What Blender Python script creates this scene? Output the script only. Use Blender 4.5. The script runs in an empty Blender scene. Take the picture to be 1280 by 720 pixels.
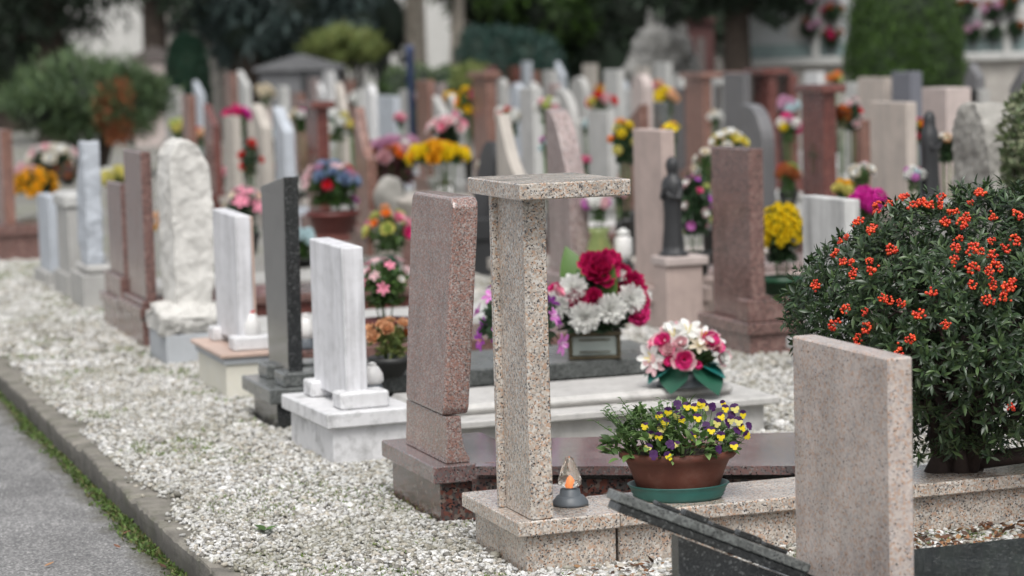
import bpy, bmesh, math, random
import numpy as np
from mathutils import Vector, Matrix, Euler, noise as mnoise

random.seed(7)
RNG = np.random.default_rng(7)
R = math.radians
scene = bpy.context.scene
COL = scene.collection

# ------------------------------------------------------------------ camera maths
# world X runs from the road across the graves, world Y runs along the rows away from the camera
F = 3000.0
CAMH = 1.6
PITCH, ROLL, TH = R(5.7), R(1.6), R(19)
FWD = Vector((math.sin(TH) * math.cos(PITCH), math.cos(TH) * math.cos(PITCH), -math.sin(PITCH)))
RIGHT0 = Vector((math.cos(TH), -math.sin(TH), 0))
UP0 = RIGHT0.cross(FWD)
CRIGHT = RIGHT0 * math.cos(ROLL) - UP0 * math.sin(ROLL)
CUP = RIGHT0 * math.sin(ROLL) + UP0 * math.cos(ROLL)


def proj(g, t, z):
    p = Vector((g, t, z - CAMH))
    d = p.dot(FWD)
    return 640 + F * p.dot(CRIGHT) / d, 360 - F * p.dot(CUP) / d, d


def ray(x, y):
    return FWD + CRIGHT * ((x - 640) / F) - CUP * ((y - 360) / F)


def gt(x, y, z=0.0):
    d = ray(x, y)
    k = (z - CAMH) / d.z
    return k * d.x, k * d.y


def at(x, y, d):
    p = ray(x, y) * d
    return Vector((p.x, p.y, p.z + CAMH))


def bis(f, lo, hi, n=48):
    for _ in range(n):
        m = (lo + hi) / 2
        if f(m):
            lo = m
        else:
            hi = m
    return (lo + hi) / 2


def t_at(g, x, z=0.6):
    return bis(lambda m: proj(g, m, z)[0] > x, 2.5, 140)


def g_at(t, x, z=0.6):
    return bis(lambda m: proj(m, t, z)[0] < x, -10, 60)


def z_at(g, t, y):
    return bis(lambda m: proj(g, t, m)[1] > y, -1, 30)


# ------------------------------------------------------------------ materials
def newmat(name):
    m = bpy.data.materials.new(name)
    m.use_nodes = True
    nt = m.node_tree
    b = nt.nodes['Principled BSDF']
    return m, nt, b


def N(nt, typ, **kw):
    n = nt.nodes.new(typ)
    for k, v in kw.items():
        if k.startswith('_'):
            setattr(n, k[1:], v)
        else:
            n.inputs[k].default_value = v
    return n


def ramp(nt, pts, interp='LINEAR'):
    n = nt.nodes.new('ShaderNodeValToRGB')
    cr = n.color_ramp
    cr.interpolation = interp
    while len(cr.elements) < len(pts):
        cr.elements.new(0.5)
    for e, (p, c) in zip(cr.elements, pts):
        e.position = p
        e.color = (*c, 1) if len(c) == 3 else c
    return n


def coords(nt, kind='Object', scale=(1, 1, 1)):
    tc = nt.nodes.new('ShaderNodeTexCoord')
    mp = nt.nodes.new('ShaderNodeMapping')
    mp.inputs['Scale'].default_value = scale
    nt.links.new(tc.outputs[kind], mp.inputs['Vector'])
    return mp.outputs['Vector']


def mixc(nt, a, b, fac, mode='MIX'):
    n = nt.nodes.new('ShaderNodeMix')
    n.data_type = 'RGBA'
    n.blend_type = mode
    for sock, v in ((6, a), (7, b), (0, fac)):
        if hasattr(v, 'is_output'):
            nt.links.new(v, n.inputs[sock])
        else:
            n.inputs[sock].default_value = (*v, 1) if isinstance(v, tuple) and len(v) == 3 else v
    return n.outputs[2]


def g3(v):
    return (v, v, v)


def bumpn(nt, b, hsock, strength, dist):
    n = nt.nodes.new('ShaderNodeBump')
    n.inputs['Strength'].default_value = strength
    n.inputs['Distance'].default_value = dist
    nt.links.new(hsock, n.inputs['Height'])
    nt.links.new(n.outputs['Normal'], b.inputs['Normal'])


def granite(name, pal, scale=105, rough=0.3, fleck=0.1, stain=(0.72, 1.12), fleckcol=(0.02, 0.02, 0.022), streak=0.0):
    m, nt, b = newmat(name)
    L = nt.links.new
    v = coords(nt)
    nz = N(nt, 'ShaderNodeTexNoise', Scale=scale * 1.3, Detail=2)
    L(v, nz.inputs['Vector'])
    off = nt.nodes.new('ShaderNodeVectorMath'); off.operation = 'MULTIPLY_ADD'
    off.inputs[1].default_value = (0.006, 0.006, 0.006)
    L(nz.outputs['Color'], off.inputs[0]); L(v, off.inputs[2])
    vo = N(nt, 'ShaderNodeTexVoronoi', Scale=scale)
    L(off.outputs[0], vo.inputs['Vector'])
    sp = nt.nodes.new('ShaderNodeSeparateColor'); L(vo.outputs['Color'], sp.inputs[0])
    n = len(pal)
    tot = sum(w for w, c in pal); acc = 0; pts = []
    for w, c in pal:
        pts.append((acc / tot, c)); acc += w
    rp = ramp(nt, pts, 'CONSTANT'); L(sp.outputs['Red'], rp.inputs[0])
    vo2 = N(nt, 'ShaderNodeTexVoronoi', Scale=scale * 1.9)
    L(off.outputs[0], vo2.inputs['Vector'])
    sp2 = nt.nodes.new('ShaderNodeSeparateColor'); L(vo2.outputs['Color'], sp2.inputs[0])
    lt = nt.nodes.new('ShaderNodeMath'); lt.operation = 'LESS_THAN'; lt.inputs[1].default_value = fleck
    L(sp2.outputs['Green'], lt.inputs[0])
    c = mixc(nt, rp.outputs[0], fleckcol, lt.outputs[0])
    big = N(nt, 'ShaderNodeTexNoise', Scale=7, Detail=5, Roughness=0.6); L(v, big.inputs['Vector'])
    rb = ramp(nt, [(0.3, g3(stain[0])), (0.7, g3(stain[1]))]); L(big.outputs[0], rb.inputs[0])
    c = mixc(nt, c, rb.outputs[0], 1.0, 'MULTIPLY')
    if streak:
        vs = coords(nt, 'Object', (26, 26, 1.1))
        ns = N(nt, 'ShaderNodeTexNoise', Scale=1, Detail=4, Roughness=0.6); L(vs, ns.inputs['Vector'])
        rs = ramp(nt, [(0.35, g3(1 - streak)), (0.6, g3(1.0))]); L(ns.outputs[0], rs.inputs[0])
        c = mixc(nt, c, rs.outputs[0], 1.0, 'MULTIPLY')
    L(c, b.inputs['Base Color'])
    rr = ramp(nt, [(0.3, g3(rough * 0.75)), (0.75, g3(min(1, rough * 1.35)))]); L(big.outputs[0], rr.inputs[0])
    L(rr.outputs[0], b.inputs['Roughness'])
    b.inputs['Coat Weight'].default_value = 0.35
    b.inputs['Coat Roughness'].default_value = 0.12
    bumpn(nt, b, sp.outputs['Blue'], 0.12, 0.001)
    return m


def stone(name, base, var=0.18, streak=0.0, streakcol=(0.12, 0.12, 0.12), rough=0.6, bump=0.3, bscale=40, stain=0.0, staincol=(0.2, 0.17, 0.1), sscale=(34, 34, 1.3)):
    m, nt, b = newmat(name)
    L = nt.links.new
    v = coords(nt)
    n1 = N(nt, 'ShaderNodeTexNoise', Scale=6, Detail=8, Roughness=0.65); L(v, n1.inputs['Vector'])
    lo = tuple(x * (1 - var) for x in base); hi = tuple(min(1, x * (1 + var)) for x in base)
    r1 = ramp(nt, [(0.3, lo), (0.7, hi)]); L(n1.outputs[0], r1.inputs[0])
    c = r1.outputs[0]
    if streak:
        vs = coords(nt, 'Object', sscale)
        ns = N(nt, 'ShaderNodeTexNoise', Scale=1, Detail=9, Roughness=0.72, Distortion=0.35); L(vs, ns.inputs['Vector'])
        rs = ramp(nt, [(0.44, g3(0)), (0.74, g3(streak))]); L(ns.outputs[0], rs.inputs[0])
        nm = N(nt, 'ShaderNodeTexNoise', Scale=4.5, Detail=4, Roughness=0.6); L(v, nm.inputs['Vector'])
        rm = ramp(nt, [(0.36, g3(0.12)), (0.62, g3(1.0))]); L(nm.outputs[0], rm.inputs[0])
        fm = nt.nodes.new('ShaderNodeMath'); fm.operation = 'MULTIPLY'; L(rs.outputs[0], fm.inputs[0]); L(rm.outputs[0], fm.inputs[1])
        c = mixc(nt, c, streakcol, fm.outputs[0])
    if stain:
        n2 = N(nt, 'ShaderNodeTexNoise', Scale=11, Detail=6, Roughness=0.7); L(v, n2.inputs['Vector'])
        r2 = ramp(nt, [(0.5, g3(0)), (0.72, g3(stain))]); L(n2.outputs[0], r2.inputs[0])
        c = mixc(nt, c, staincol, r2.outputs[0])
    L(c, b.inputs['Base Color'])
    b.inputs['Roughness'].default_value = rough
    n3 = N(nt, 'ShaderNodeTexNoise', Scale=bscale, Detail=6, Roughness=0.65); L(v, n3.inputs['Vector'])
    bumpn(nt, b, n3.outputs[0], bump, 0.006)
    return m


def island(name, cols, rough=0.6, transl=0.0, bright=(0.75, 1.2), spec=0.5, ndark=0.0):
    """colour picked per loose piece of the mesh"""
    m, nt, b = newmat(name)
    L = nt.links.new
    ge = nt.nodes.new('ShaderNodeNewGeometry')
    pts = [((i + 0.0) / len(cols), c) for i, c in enumerate(cols)]
    rp = ramp(nt, pts, 'CONSTANT' if len(cols) > 1 else 'LINEAR'); L(ge.outputs['Random Per Island'], rp.inputs[0])
    mu = nt.nodes.new('ShaderNodeMath'); mu.operation = 'MULTIPLY'; mu.inputs[1].default_value = 37.7
    fr = nt.nodes.new('ShaderNodeMath'); fr.operation = 'FRACT'
    L(ge.outputs['Random Per Island'], mu.inputs[0]); L(mu.outputs[0], fr.inputs[0])
    rb = ramp(nt, [(0, g3(bright[0])), (1, g3(bright[1]))]); L(fr.outputs[0], rb.inputs[0])
    c = mixc(nt, rp.outputs[0], rb.outputs[0], 1.0, 'MULTIPLY')
    L(c, b.inputs['Base Color'])
    b.inputs['Roughness'].default_value = rough
    b.inputs['Specular IOR Level'].default_value = spec
    if transl:
        tr = nt.nodes.new('ShaderNodeBsdfTranslucent'); L(c, tr.inputs['Color'])
        mx = nt.nodes.new('ShaderNodeMixShader'); mx.inputs[0].default_value = transl
        L(b.outputs[0], mx.inputs[1]); L(tr.outputs[0], mx.inputs[2])
        L(mx.outputs[0], nt.nodes['Material Output'].inputs['Surface'])
    return m


def plain(name, col, rough=0.5, metal=0.0, var=0.12, scale=30, bump=0.1):
    m, nt, b = newmat(name)
    v = coords(nt)
    n1 = N(nt, 'ShaderNodeTexNoise', Scale=scale, Detail=5, Roughness=0.6); nt.links.new(v, n1.inputs['Vector'])
    r1 = ramp(nt, [(0.3, tuple(x * (1 - var) for x in col)), (0.7, tuple(min(1, x * (1 + var)) for x in col))])
    nt.links.new(n1.outputs[0], r1.inputs[0]); nt.links.new(r1.outputs[0], b.inputs['Base Color'])
    b.inputs['Roughness'].default_value = rough
    b.inputs['Metallic'].default_value = metal
    if bump:
        bumpn(nt, b, n1.outputs[0], bump, 0.003)
    return m


TAN = [(3, (0.45, 0.385, 0.325)), (3, (0.53, 0.475, 0.415)), (2.2, (0.48, 0.33, 0.24)), (2, (0.33, 0.305, 0.28)), (1.8, (0.60, 0.57, 0.53)), (0.5, (0.13, 0.12, 0.12))]
M = {}
M['tan'] = granite('tan_granite', TAN, 165, 0.24, 0.065)
M['pinkstele'] = granite('pale_pink_granite', [(3, (0.46, 0.39, 0.355)), (3, (0.51, 0.45, 0.415)), (2, (0.45, 0.32, 0.25)), (2, (0.37, 0.335, 0.325)), (1, (0.52, 0.46, 0.42))], 150, 0.34, 0.03)
M['red'] = granite('red_granite', [(3, (0.25, 0.145, 0.125)), (2.5, (0.33, 0.185, 0.15)), (2.5, (0.275, 0.235, 0.22)), (2, (0.38, 0.33, 0.31)), (0.8, (0.14, 0.11, 0.105))], 215, 0.2, 0.08, (0.78, 1.12))
M['redside'] = granite('dark_red_granite', [(3, (0.10, 0.055, 0.05)), (3, (0.16, 0.06, 0.045)), (2, (0.08, 0.075, 0.072)), (1.3, (0.18, 0.14, 0.12))], 75, 0.2, 0.15, (0.7, 1.1))
M['redtop'] = granite('polished_red_granite', [(3, (0.19, 0.12, 0.115)), (2, (0.22, 0.13, 0.12)), (3, (0.16, 0.14, 0.14)), (1, (0.25, 0.22, 0.21))], 150, 0.17, 0.1)
M['black'] = granite('black_granite', [(6, (0.02, 0.022, 0.023)), (3, (0.034, 0.036, 0.037)), (0.7, (0.10, 0.105, 0.105))], 190, 0.2, 0.02)
M['blackpol'] = granite('polished_black_granite', [(6, (0.04, 0.045, 0.048)), (3, (0.06, 0.066, 0.068)), (1, (0.12, 0.125, 0.125))], 160, 0.13, 0.02)
M['greengrey'] = granite('grey_green_granite', [(5, (0.11, 0.118, 0.115)), (4, (0.16, 0.17, 0.165)), (2, (0.075, 0.08, 0.078))], 140, 0.3, 0.06)
M['brown'] = granite('brown_granite', [(3, (0.215, 0.125, 0.11)), (3, (0.17, 0.095, 0.085)), (2, (0.26, 0.165, 0.145)), (1, (0.09, 0.06, 0.055))], 95, 0.22, 0.1)
M['brownstep'] = granite('brown_step_granite', [(3, (0.19, 0.11, 0.095)), (3, (0.15, 0.08, 0.07)), (1, (0.24, 0.15, 0.13))], 95, 0.25, 0.1)
M['redbrown'] = granite('red_brown_granite', [(4, (0.175, 0.062, 0.052)), (3, (0.14, 0.048, 0.042)), (2, (0.21, 0.09, 0.075))], 60, 0.24, 0.06, streak=0.25)
M['rustcol'] = granite('rust_granite', [(4, (0.26, 0.135, 0.105)), (3, (0.21, 0.105, 0.08)), (2, (0.3, 0.175, 0.14))], 60, 0.35, 0.05, streak=0.25)
M['pinkstone'] = stone('pink_limestone', (0.455, 0.36, 0.325), 0.16, 0.6, (0.27, 0.22, 0.2), 0.55, 0.2)
M['pinkpale'] = stone('pale_pink_marble', (0.47, 0.40, 0.375), 0.15, 0.4, (0.3, 0.25, 0.235), 0.5, 0.2)
M['mauve'] = granite('mauve_granite', [(3, (0.33, 0.26, 0.25)), (3, (0.40, 0.32, 0.3)), (2, (0.28, 0.2, 0.19)), (1, (0.46, 0.4, 0.39))], 80, 0.35, 0.07, streak=0.25)
M['marble'] = stone('white_marble_streaked', (0.70, 0.70, 0.725), 0.08, 0.9, (0.22, 0.22, 0.225), 0.45, 0.08, stain=0.5, staincol=(0.40, 0.40, 0.395), sscale=(19, 19, 0.7))
M['marbledirty'] = stone('white_marble_sooty', (0.66, 0.66, 0.67), 0.1, 0.25, (0.2, 0.2, 0.2), 0.5, 0.12, stain=0.62, staincol=(0.10, 0.10, 0.095), sscale=(12, 12, 2.0))
M['marblegrey'] = stone('grey_marble_weathered', (0.50, 0.49, 0.47), 0.15, 0.4, (0.2, 0.2, 0.19), 0.6, 0.2, stain=0.45, staincol=(0.17, 0.165, 0.155))
M['bluegrey'] = stone('blue_grey_stone', (0.41, 0.44, 0.48), 0.16, 0.35, (0.3, 0.32, 0.36), 0.55, 0.3)
M['grey'] = stone('grey_stone', (0.37, 0.365, 0.35), 0.18, 0.4, (0.25, 0.24, 0.22), 0.6, 0.25)
M['palegrey'] = stone('pale_grey_stone', (0.45, 0.45, 0.435), 0.14, 0.6, (0.24, 0.235, 0.22), 0.6, 0.25)
M['white'] = stone('white_stone', (0.58, 0.58, 0.58), 0.1, 0.4, (0.36, 0.36, 0.36), 0.5, 0.15)
M['beige'] = stone('beige_stone', (0.41, 0.375, 0.335), 0.16, 0.45, (0.24, 0.21, 0.18), 0.6, 0.25)
M['striped'] = stone('striped_pink_grey_stone', (0.46, 0.40, 0.355), 0.12, 0.85, (0.15, 0.15, 0.155), 0.6, 0.25)
M['dkgrey'] = stone('dark_grey_stone', (0.135, 0.135, 0.14), 0.14, 0.3, (0.22, 0.21, 0.2), 0.35, 0.15)
M['slate'] = stone('slate_blue_stone', (0.15, 0.155, 0.18), 0.12, 0.2, (0.1, 0.1, 0.12), 0.4, 0.15)
M['blackstone'] = stone('black_stone', (0.026, 0.027, 0.029), 0.2, 0, rough=0.5, bump=0.15)
M['roughrock'] = stone('rough_white_rock', (0.56, 0.55, 0.52), 0.2, 0.0, rough=0.8, bump=0.8, bscale=30, stain=0.5, staincol=(0.25, 0.24, 0.22))
M['rocksmooth'] = stone('cut_white_rock', (0.58, 0.57, 0.54), 0.1, 0.4, (0.40, 0.33, 0.24), 0.65, 0.25)
M['greyrock'] = stone('grey_rock', (0.30, 0.29, 0.265), 0.3, 0.2, (0.2, 0.19, 0.17), 0.8, 0.6, 26, stain=0.5, staincol=(0.2, 0.195, 0.18))
M['concrete'] = stone('grey_concrete', (0.40, 0.42, 0.44), 0.1, 0.1, rough=0.8, bump=0.2)
M['cream'] = stone('cream_painted_stone', (0.62, 0.60, 0.52), 0.06, 0.0, rough=0.6, bump=0.1, stain=0.3, staincol=(0.55, 0.56, 0.57))
M['pinkcap'] = stone('pink_marble_cap', (0.50, 0.37, 0.31), 0.15, 0, rough=0.4, bump=0.1, stain=0.3, staincol=(0.38, 0.27, 0.22))
M['kerb'] = stone('kerb_stone', (0.185, 0.172, 0.148), 0.45, 0.0, (0.09, 0.085, 0.08), 0.85, 1.0, 50, stain=0.8, staincol=(0.085, 0.095, 0.05))
M['kerbface'] = stone('dirty_kerb_face', (0.12, 0.113, 0.10), 0.3, 0.6, (0.045, 0.045, 0.042), 0.9, 0.9, 45, stain=0.5, staincol=(0.07, 0.075, 0.04), sscale=(30, 30, 3))
M['terracotta'] = stone('terracotta', (0.12, 0.037, 0.023), 0.3, 0.0, rough=0.65, bump=0.2, stain=0.5, staincol=(0.19, 0.10, 0.075))
M['greenplastic'] = plain('green_plastic', (0.022, 0.10, 0.085), 0.4, 0, 0.25, 9)
M['dkgreenplastic'] = plain('dark_green_plastic', (0.015, 0.075, 0.035), 0.4)
M['soil'] = plain('soil', (0.035, 0.025, 0.018), 0.95, 0, 0.4, 60, 0.5)
M['greyplastic'] = plain('grey_plastic', (0.10, 0.115, 0.13), 0.45, 0, 0.12)
M['bronze'] = plain('old_bronze', (0.12, 0.10, 0.065), 0.45, 0.7, 0.3, 40)
M['blackpot'] = plain('black_pot', (0.02, 0.021, 0.02), 0.5)
M['redpot'] = plain('dark_red_pot', (0.13, 0.03, 0.025), 0.45)
M['whitepot'] = plain('white_pot', (0.62, 0.62, 0.6), 0.45)
M['orangepot'] = plain('orange_pot', (0.5, 0.14, 0.05), 0.5)
M['redwax'] = plain('red_wax', (0.6, 0.03, 0.025), 0.4)
M['blue'] = plain('blue_paint', (0.025, 0.045, 0.12), 0.4)
M['bark'] = stone('bark', (0.06, 0.045, 0.035), 0.4, 0.5, (0.02, 0.016, 0.013), 0.9, 0.9, 20)
M['palebark'] = stone('pale_bark', (0.27, 0.24, 0.2), 0.3, 0.5, (0.09, 0.08, 0.07), 0.9, 0.6, 16)
M['twig'] = plain('bush_twig', (0.035, 0.022, 0.018), 0.8, 0, 0.3)
M['stem'] = plain('green_stem', (0.06, 0.12, 0.03), 0.6)
M['plaster'] = stone('pale_plaster', (0.60, 0.60, 0.58), 0.08, 0.2, (0.42, 0.41, 0.38), 0.85, 0.1)
M['plasterbeige'] = stone('beige_plaster', (0.36, 0.335, 0.31), 0.12, 0.2, (0.25, 0.22, 0.2), 0.85, 0.1)
M['rooftile'] = plain('dark_roof', (0.10, 0.085, 0.08), 0.8, 0, 0.25)
M['roofslab'] = stone('grey_roof_slab', (0.14, 0.143, 0.15), 0.2, 0.2, rough=0.8)
M['greenpanel'] = stone('grey_green_marble', (0.22, 0.29, 0.285), 0.14, 0.2, rough=0.4)
M['monrock'] = stone('monument_rock', (0.27, 0.265, 0.25), 0.5, 0.0, rough=0.9, bump=0.6, bscale=9, stain=0.85, staincol=(0.09, 0.09, 0.09))
M['wallstone'] = stone('old_wall_stone', (0.36, 0.34, 0.315), 0.25, 0.5, (0.16, 0.15, 0.14), rough=0.9, bump=0.5, bscale=12, stain=0.4)
M['nichewall'] = stone('white_niche_wall', (0.42, 0.44, 0.45), 0.1, 0.2, (0.4, 0.42, 0.43), rough=0.6)
M['darkred'] = stone('dark_red_stone', (0.075, 0.03, 0.028), 0.2, 0.0, rough=0.5)
M['greystreak'] = stone('streaky_white_grey_stone', (0.52, 0.52, 0.51), 0.12, 0.9, (0.12, 0.12, 0.12), 0.6, 0.2, sscale=(13, 13, 0.5))
M['leaf'] = island('green_leaf', [(0.05, 0.11, 0.025), (0.07, 0.14, 0.03), (0.04, 0.085, 0.025)], 0.5, 0.2)
M['dkleaf'] = island('dark_leaf', [(0.022, 0.055, 0.02), (0.03, 0.07, 0.025), (0.018, 0.042, 0.018)], 0.45, 0.12)
M['bushleaf'] = island('pyracantha_leaf', [(0.034, 0.064, 0.027), (0.044, 0.08, 0.032), (0.025, 0.048, 0.022), (0.066, 0.11, 0.038)], 0.36, 0.1, (0.65, 1.25))
M['berry'] = island('orange_berry', [(0.66, 0.055, 0.014), (0.52, 0.03, 0.012), (0.72, 0.085, 0.018)], 0.33, 0.0, (0.8, 1.1))
M['tealleaf'] = island('teal_leaf', [(0.01, 0.16, 0.14), (0.015, 0.13, 0.11), (0.02, 0.10, 0.06)], 0.45, 0.1)
M['pansyleaf'] = island('pansy_leaf', [(0.09, 0.17, 0.05), (0.12, 0.21, 0.06), (0.065, 0.13, 0.035), (0.16, 0.25, 0.085)], 0.5, 0.2)
M['grass'] = island('grass_blade', [(0.13, 0.20, 0.045), (0.17, 0.24, 0.06), (0.20, 0.23, 0.09)], 0.6, 0.25)
M['moss'] = island('kerb_moss', [(0.08, 0.14, 0.03), (0.11, 0.18, 0.04), (0.06, 0.10, 0.025), (0.13, 0.13, 0.05)], 0.7, 0.15)
M['deadleaf'] = island('dead_leaf', [(0.22, 0.10, 0.045), (0.13, 0.06, 0.035), (0.30, 0.17, 0.08), (0.08, 0.045, 0.03)], 0.6, 0.1)
M['pine'] = island('pine_needles', [(0.06, 0.105, 0.04), (0.085, 0.135, 0.05), (0.045, 0.08, 0.034)], 0.6, 0.1)
M['rustneedle'] = island('rust_needles', [(0.30, 0.10, 0.035), (0.22, 0.075, 0.03)], 0.7, 0.1)
M['blueneedle'] = island('blue_conifer_needles', [(0.05, 0.082, 0.075), (0.075, 0.11, 0.105), (0.032, 0.052, 0.05)], 0.6, 0.08)
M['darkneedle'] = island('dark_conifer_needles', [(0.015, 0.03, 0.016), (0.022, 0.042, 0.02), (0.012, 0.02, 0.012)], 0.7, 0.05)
M['hedge'] = island('dark_hedge', [(0.012, 0.045, 0.035), (0.018, 0.06, 0.045), (0.01, 0.034, 0.027)], 0.6, 0.08)
M['topiary'] = island('topiary_leaf', [(0.013, 0.05, 0.028), (0.02, 0.064, 0.036), (0.01, 0.036, 0.02)], 0.6, 0.08)
M['thuja'] = island('thuja_leaf', [(0.034, 0.078, 0.008), (0.05, 0.108, 0.010), (0.016, 0.04, 0.006)], 0.6, 0.08)
M['olive'] = island('yellow_green_leaf', [(0.16, 0.20, 0.05), (0.12, 0.17, 0.045), (0.2, 0.22, 0.07)], 0.6, 0.15)
M['varieg'] = island('variegated_leaf', [(0.16, 0.19, 0.10), (0.26, 0.28, 0.17), (0.09, 0.13, 0.05), (0.06, 0.09, 0.035)], 0.5, 0.15)
M['heather'] = island('red_heather', [(0.14, 0.04, 0.05), (0.1, 0.05, 0.05), (0.09, 0.1, 0.04)], 0.6, 0.1)
M['broom'] = island('ochre_foliage', [(0.20, 0.16, 0.04), (0.12, 0.12, 0.03), (0.08, 0.1, 0.03)], 0.6, 0.15)
PET = {'white': (0.86, 0.86, 0.83), 'cream': (0.78, 0.70, 0.55), 'yellow': (0.86, 0.68, 0.025), 'gold': (0.80, 0.43, 0.02), 'pink': (0.78, 0.27, 0.38),
       'hotpink': (0.74, 0.05, 0.25), 'palepink': (0.80, 0.52, 0.55), 'crimson': (0.52, 0.013, 0.11), 'red': (0.66, 0.025, 0.025), 'magenta': (0.62, 0.02, 0.33),
       'mauve': (0.60, 0.34, 0.48), 'violet': (0.42, 0.08, 0.48), 'orchid': (0.66, 0.22, 0.58), 'blue': (0.27, 0.36, 0.52), 'lime': (0.55, 0.62, 0.2), 'orange': (0.80, 0.22, 0.03),
       'iceblue': (0.60, 0.75, 0.78), 'rust': (0.35, 0.10, 0.03), 'peach': (0.76, 0.45, 0.26), 'purple': (0.055, 0.012, 0.085), 'salmon': (0.72, 0.3, 0.26), 'lemon': (0.72, 0.66, 0.2), 'green': (0.2, 0.42, 0.08)}
for k, c in PET.items():
    M['p_' + k] = island('petal_' + k, [c, tuple(x * 0.9 for x in c), tuple(min(1, x * 1.08) for x in c)], 0.6, 0.42 if min(c[0], c[1]) > .5 else 0.24, (0.82, 1.08), 0.3)


def glassmat(name, col, rough, alpha_tint=0.7):
    m, nt, b = newmat(name)
    b.inputs['Base Color'].default_value = (*col, 1)
    b.inputs['Roughness'].default_value = rough
    b.inputs['Transmission Weight'].default_value = alpha_tint
    b.inputs['IOR'].default_value = 1.4
    return m


M['glass'] = glassmat('ribbed_glass', (0.90, 0.86, 0.79), 0.06, 0.93)
M['glassgreen'] = glassmat('green_vase_glass', (0.45, 0.55, 0.22), 0.15, 0.6)
M['boxglass'] = glassmat('lantern_pane', (0.5, 0.56, 0.52), 0.1, 0.25)
M['frost'] = glassmat('frosted_glass', (0.85, 0.84, 0.82), 0.3, 0.3)
mf, ntf, bf = newmat('orange_flame_bulb')
bf.inputs['Base Color'].default_value = (0.8, 0.25, 0.08, 1)
bf.inputs['Emission Color'].default_value = (1.0, 0.28, 0.07, 1)
bf.inputs['Emission Strength'].default_value = 0.5
M['flame'] = mf


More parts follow.
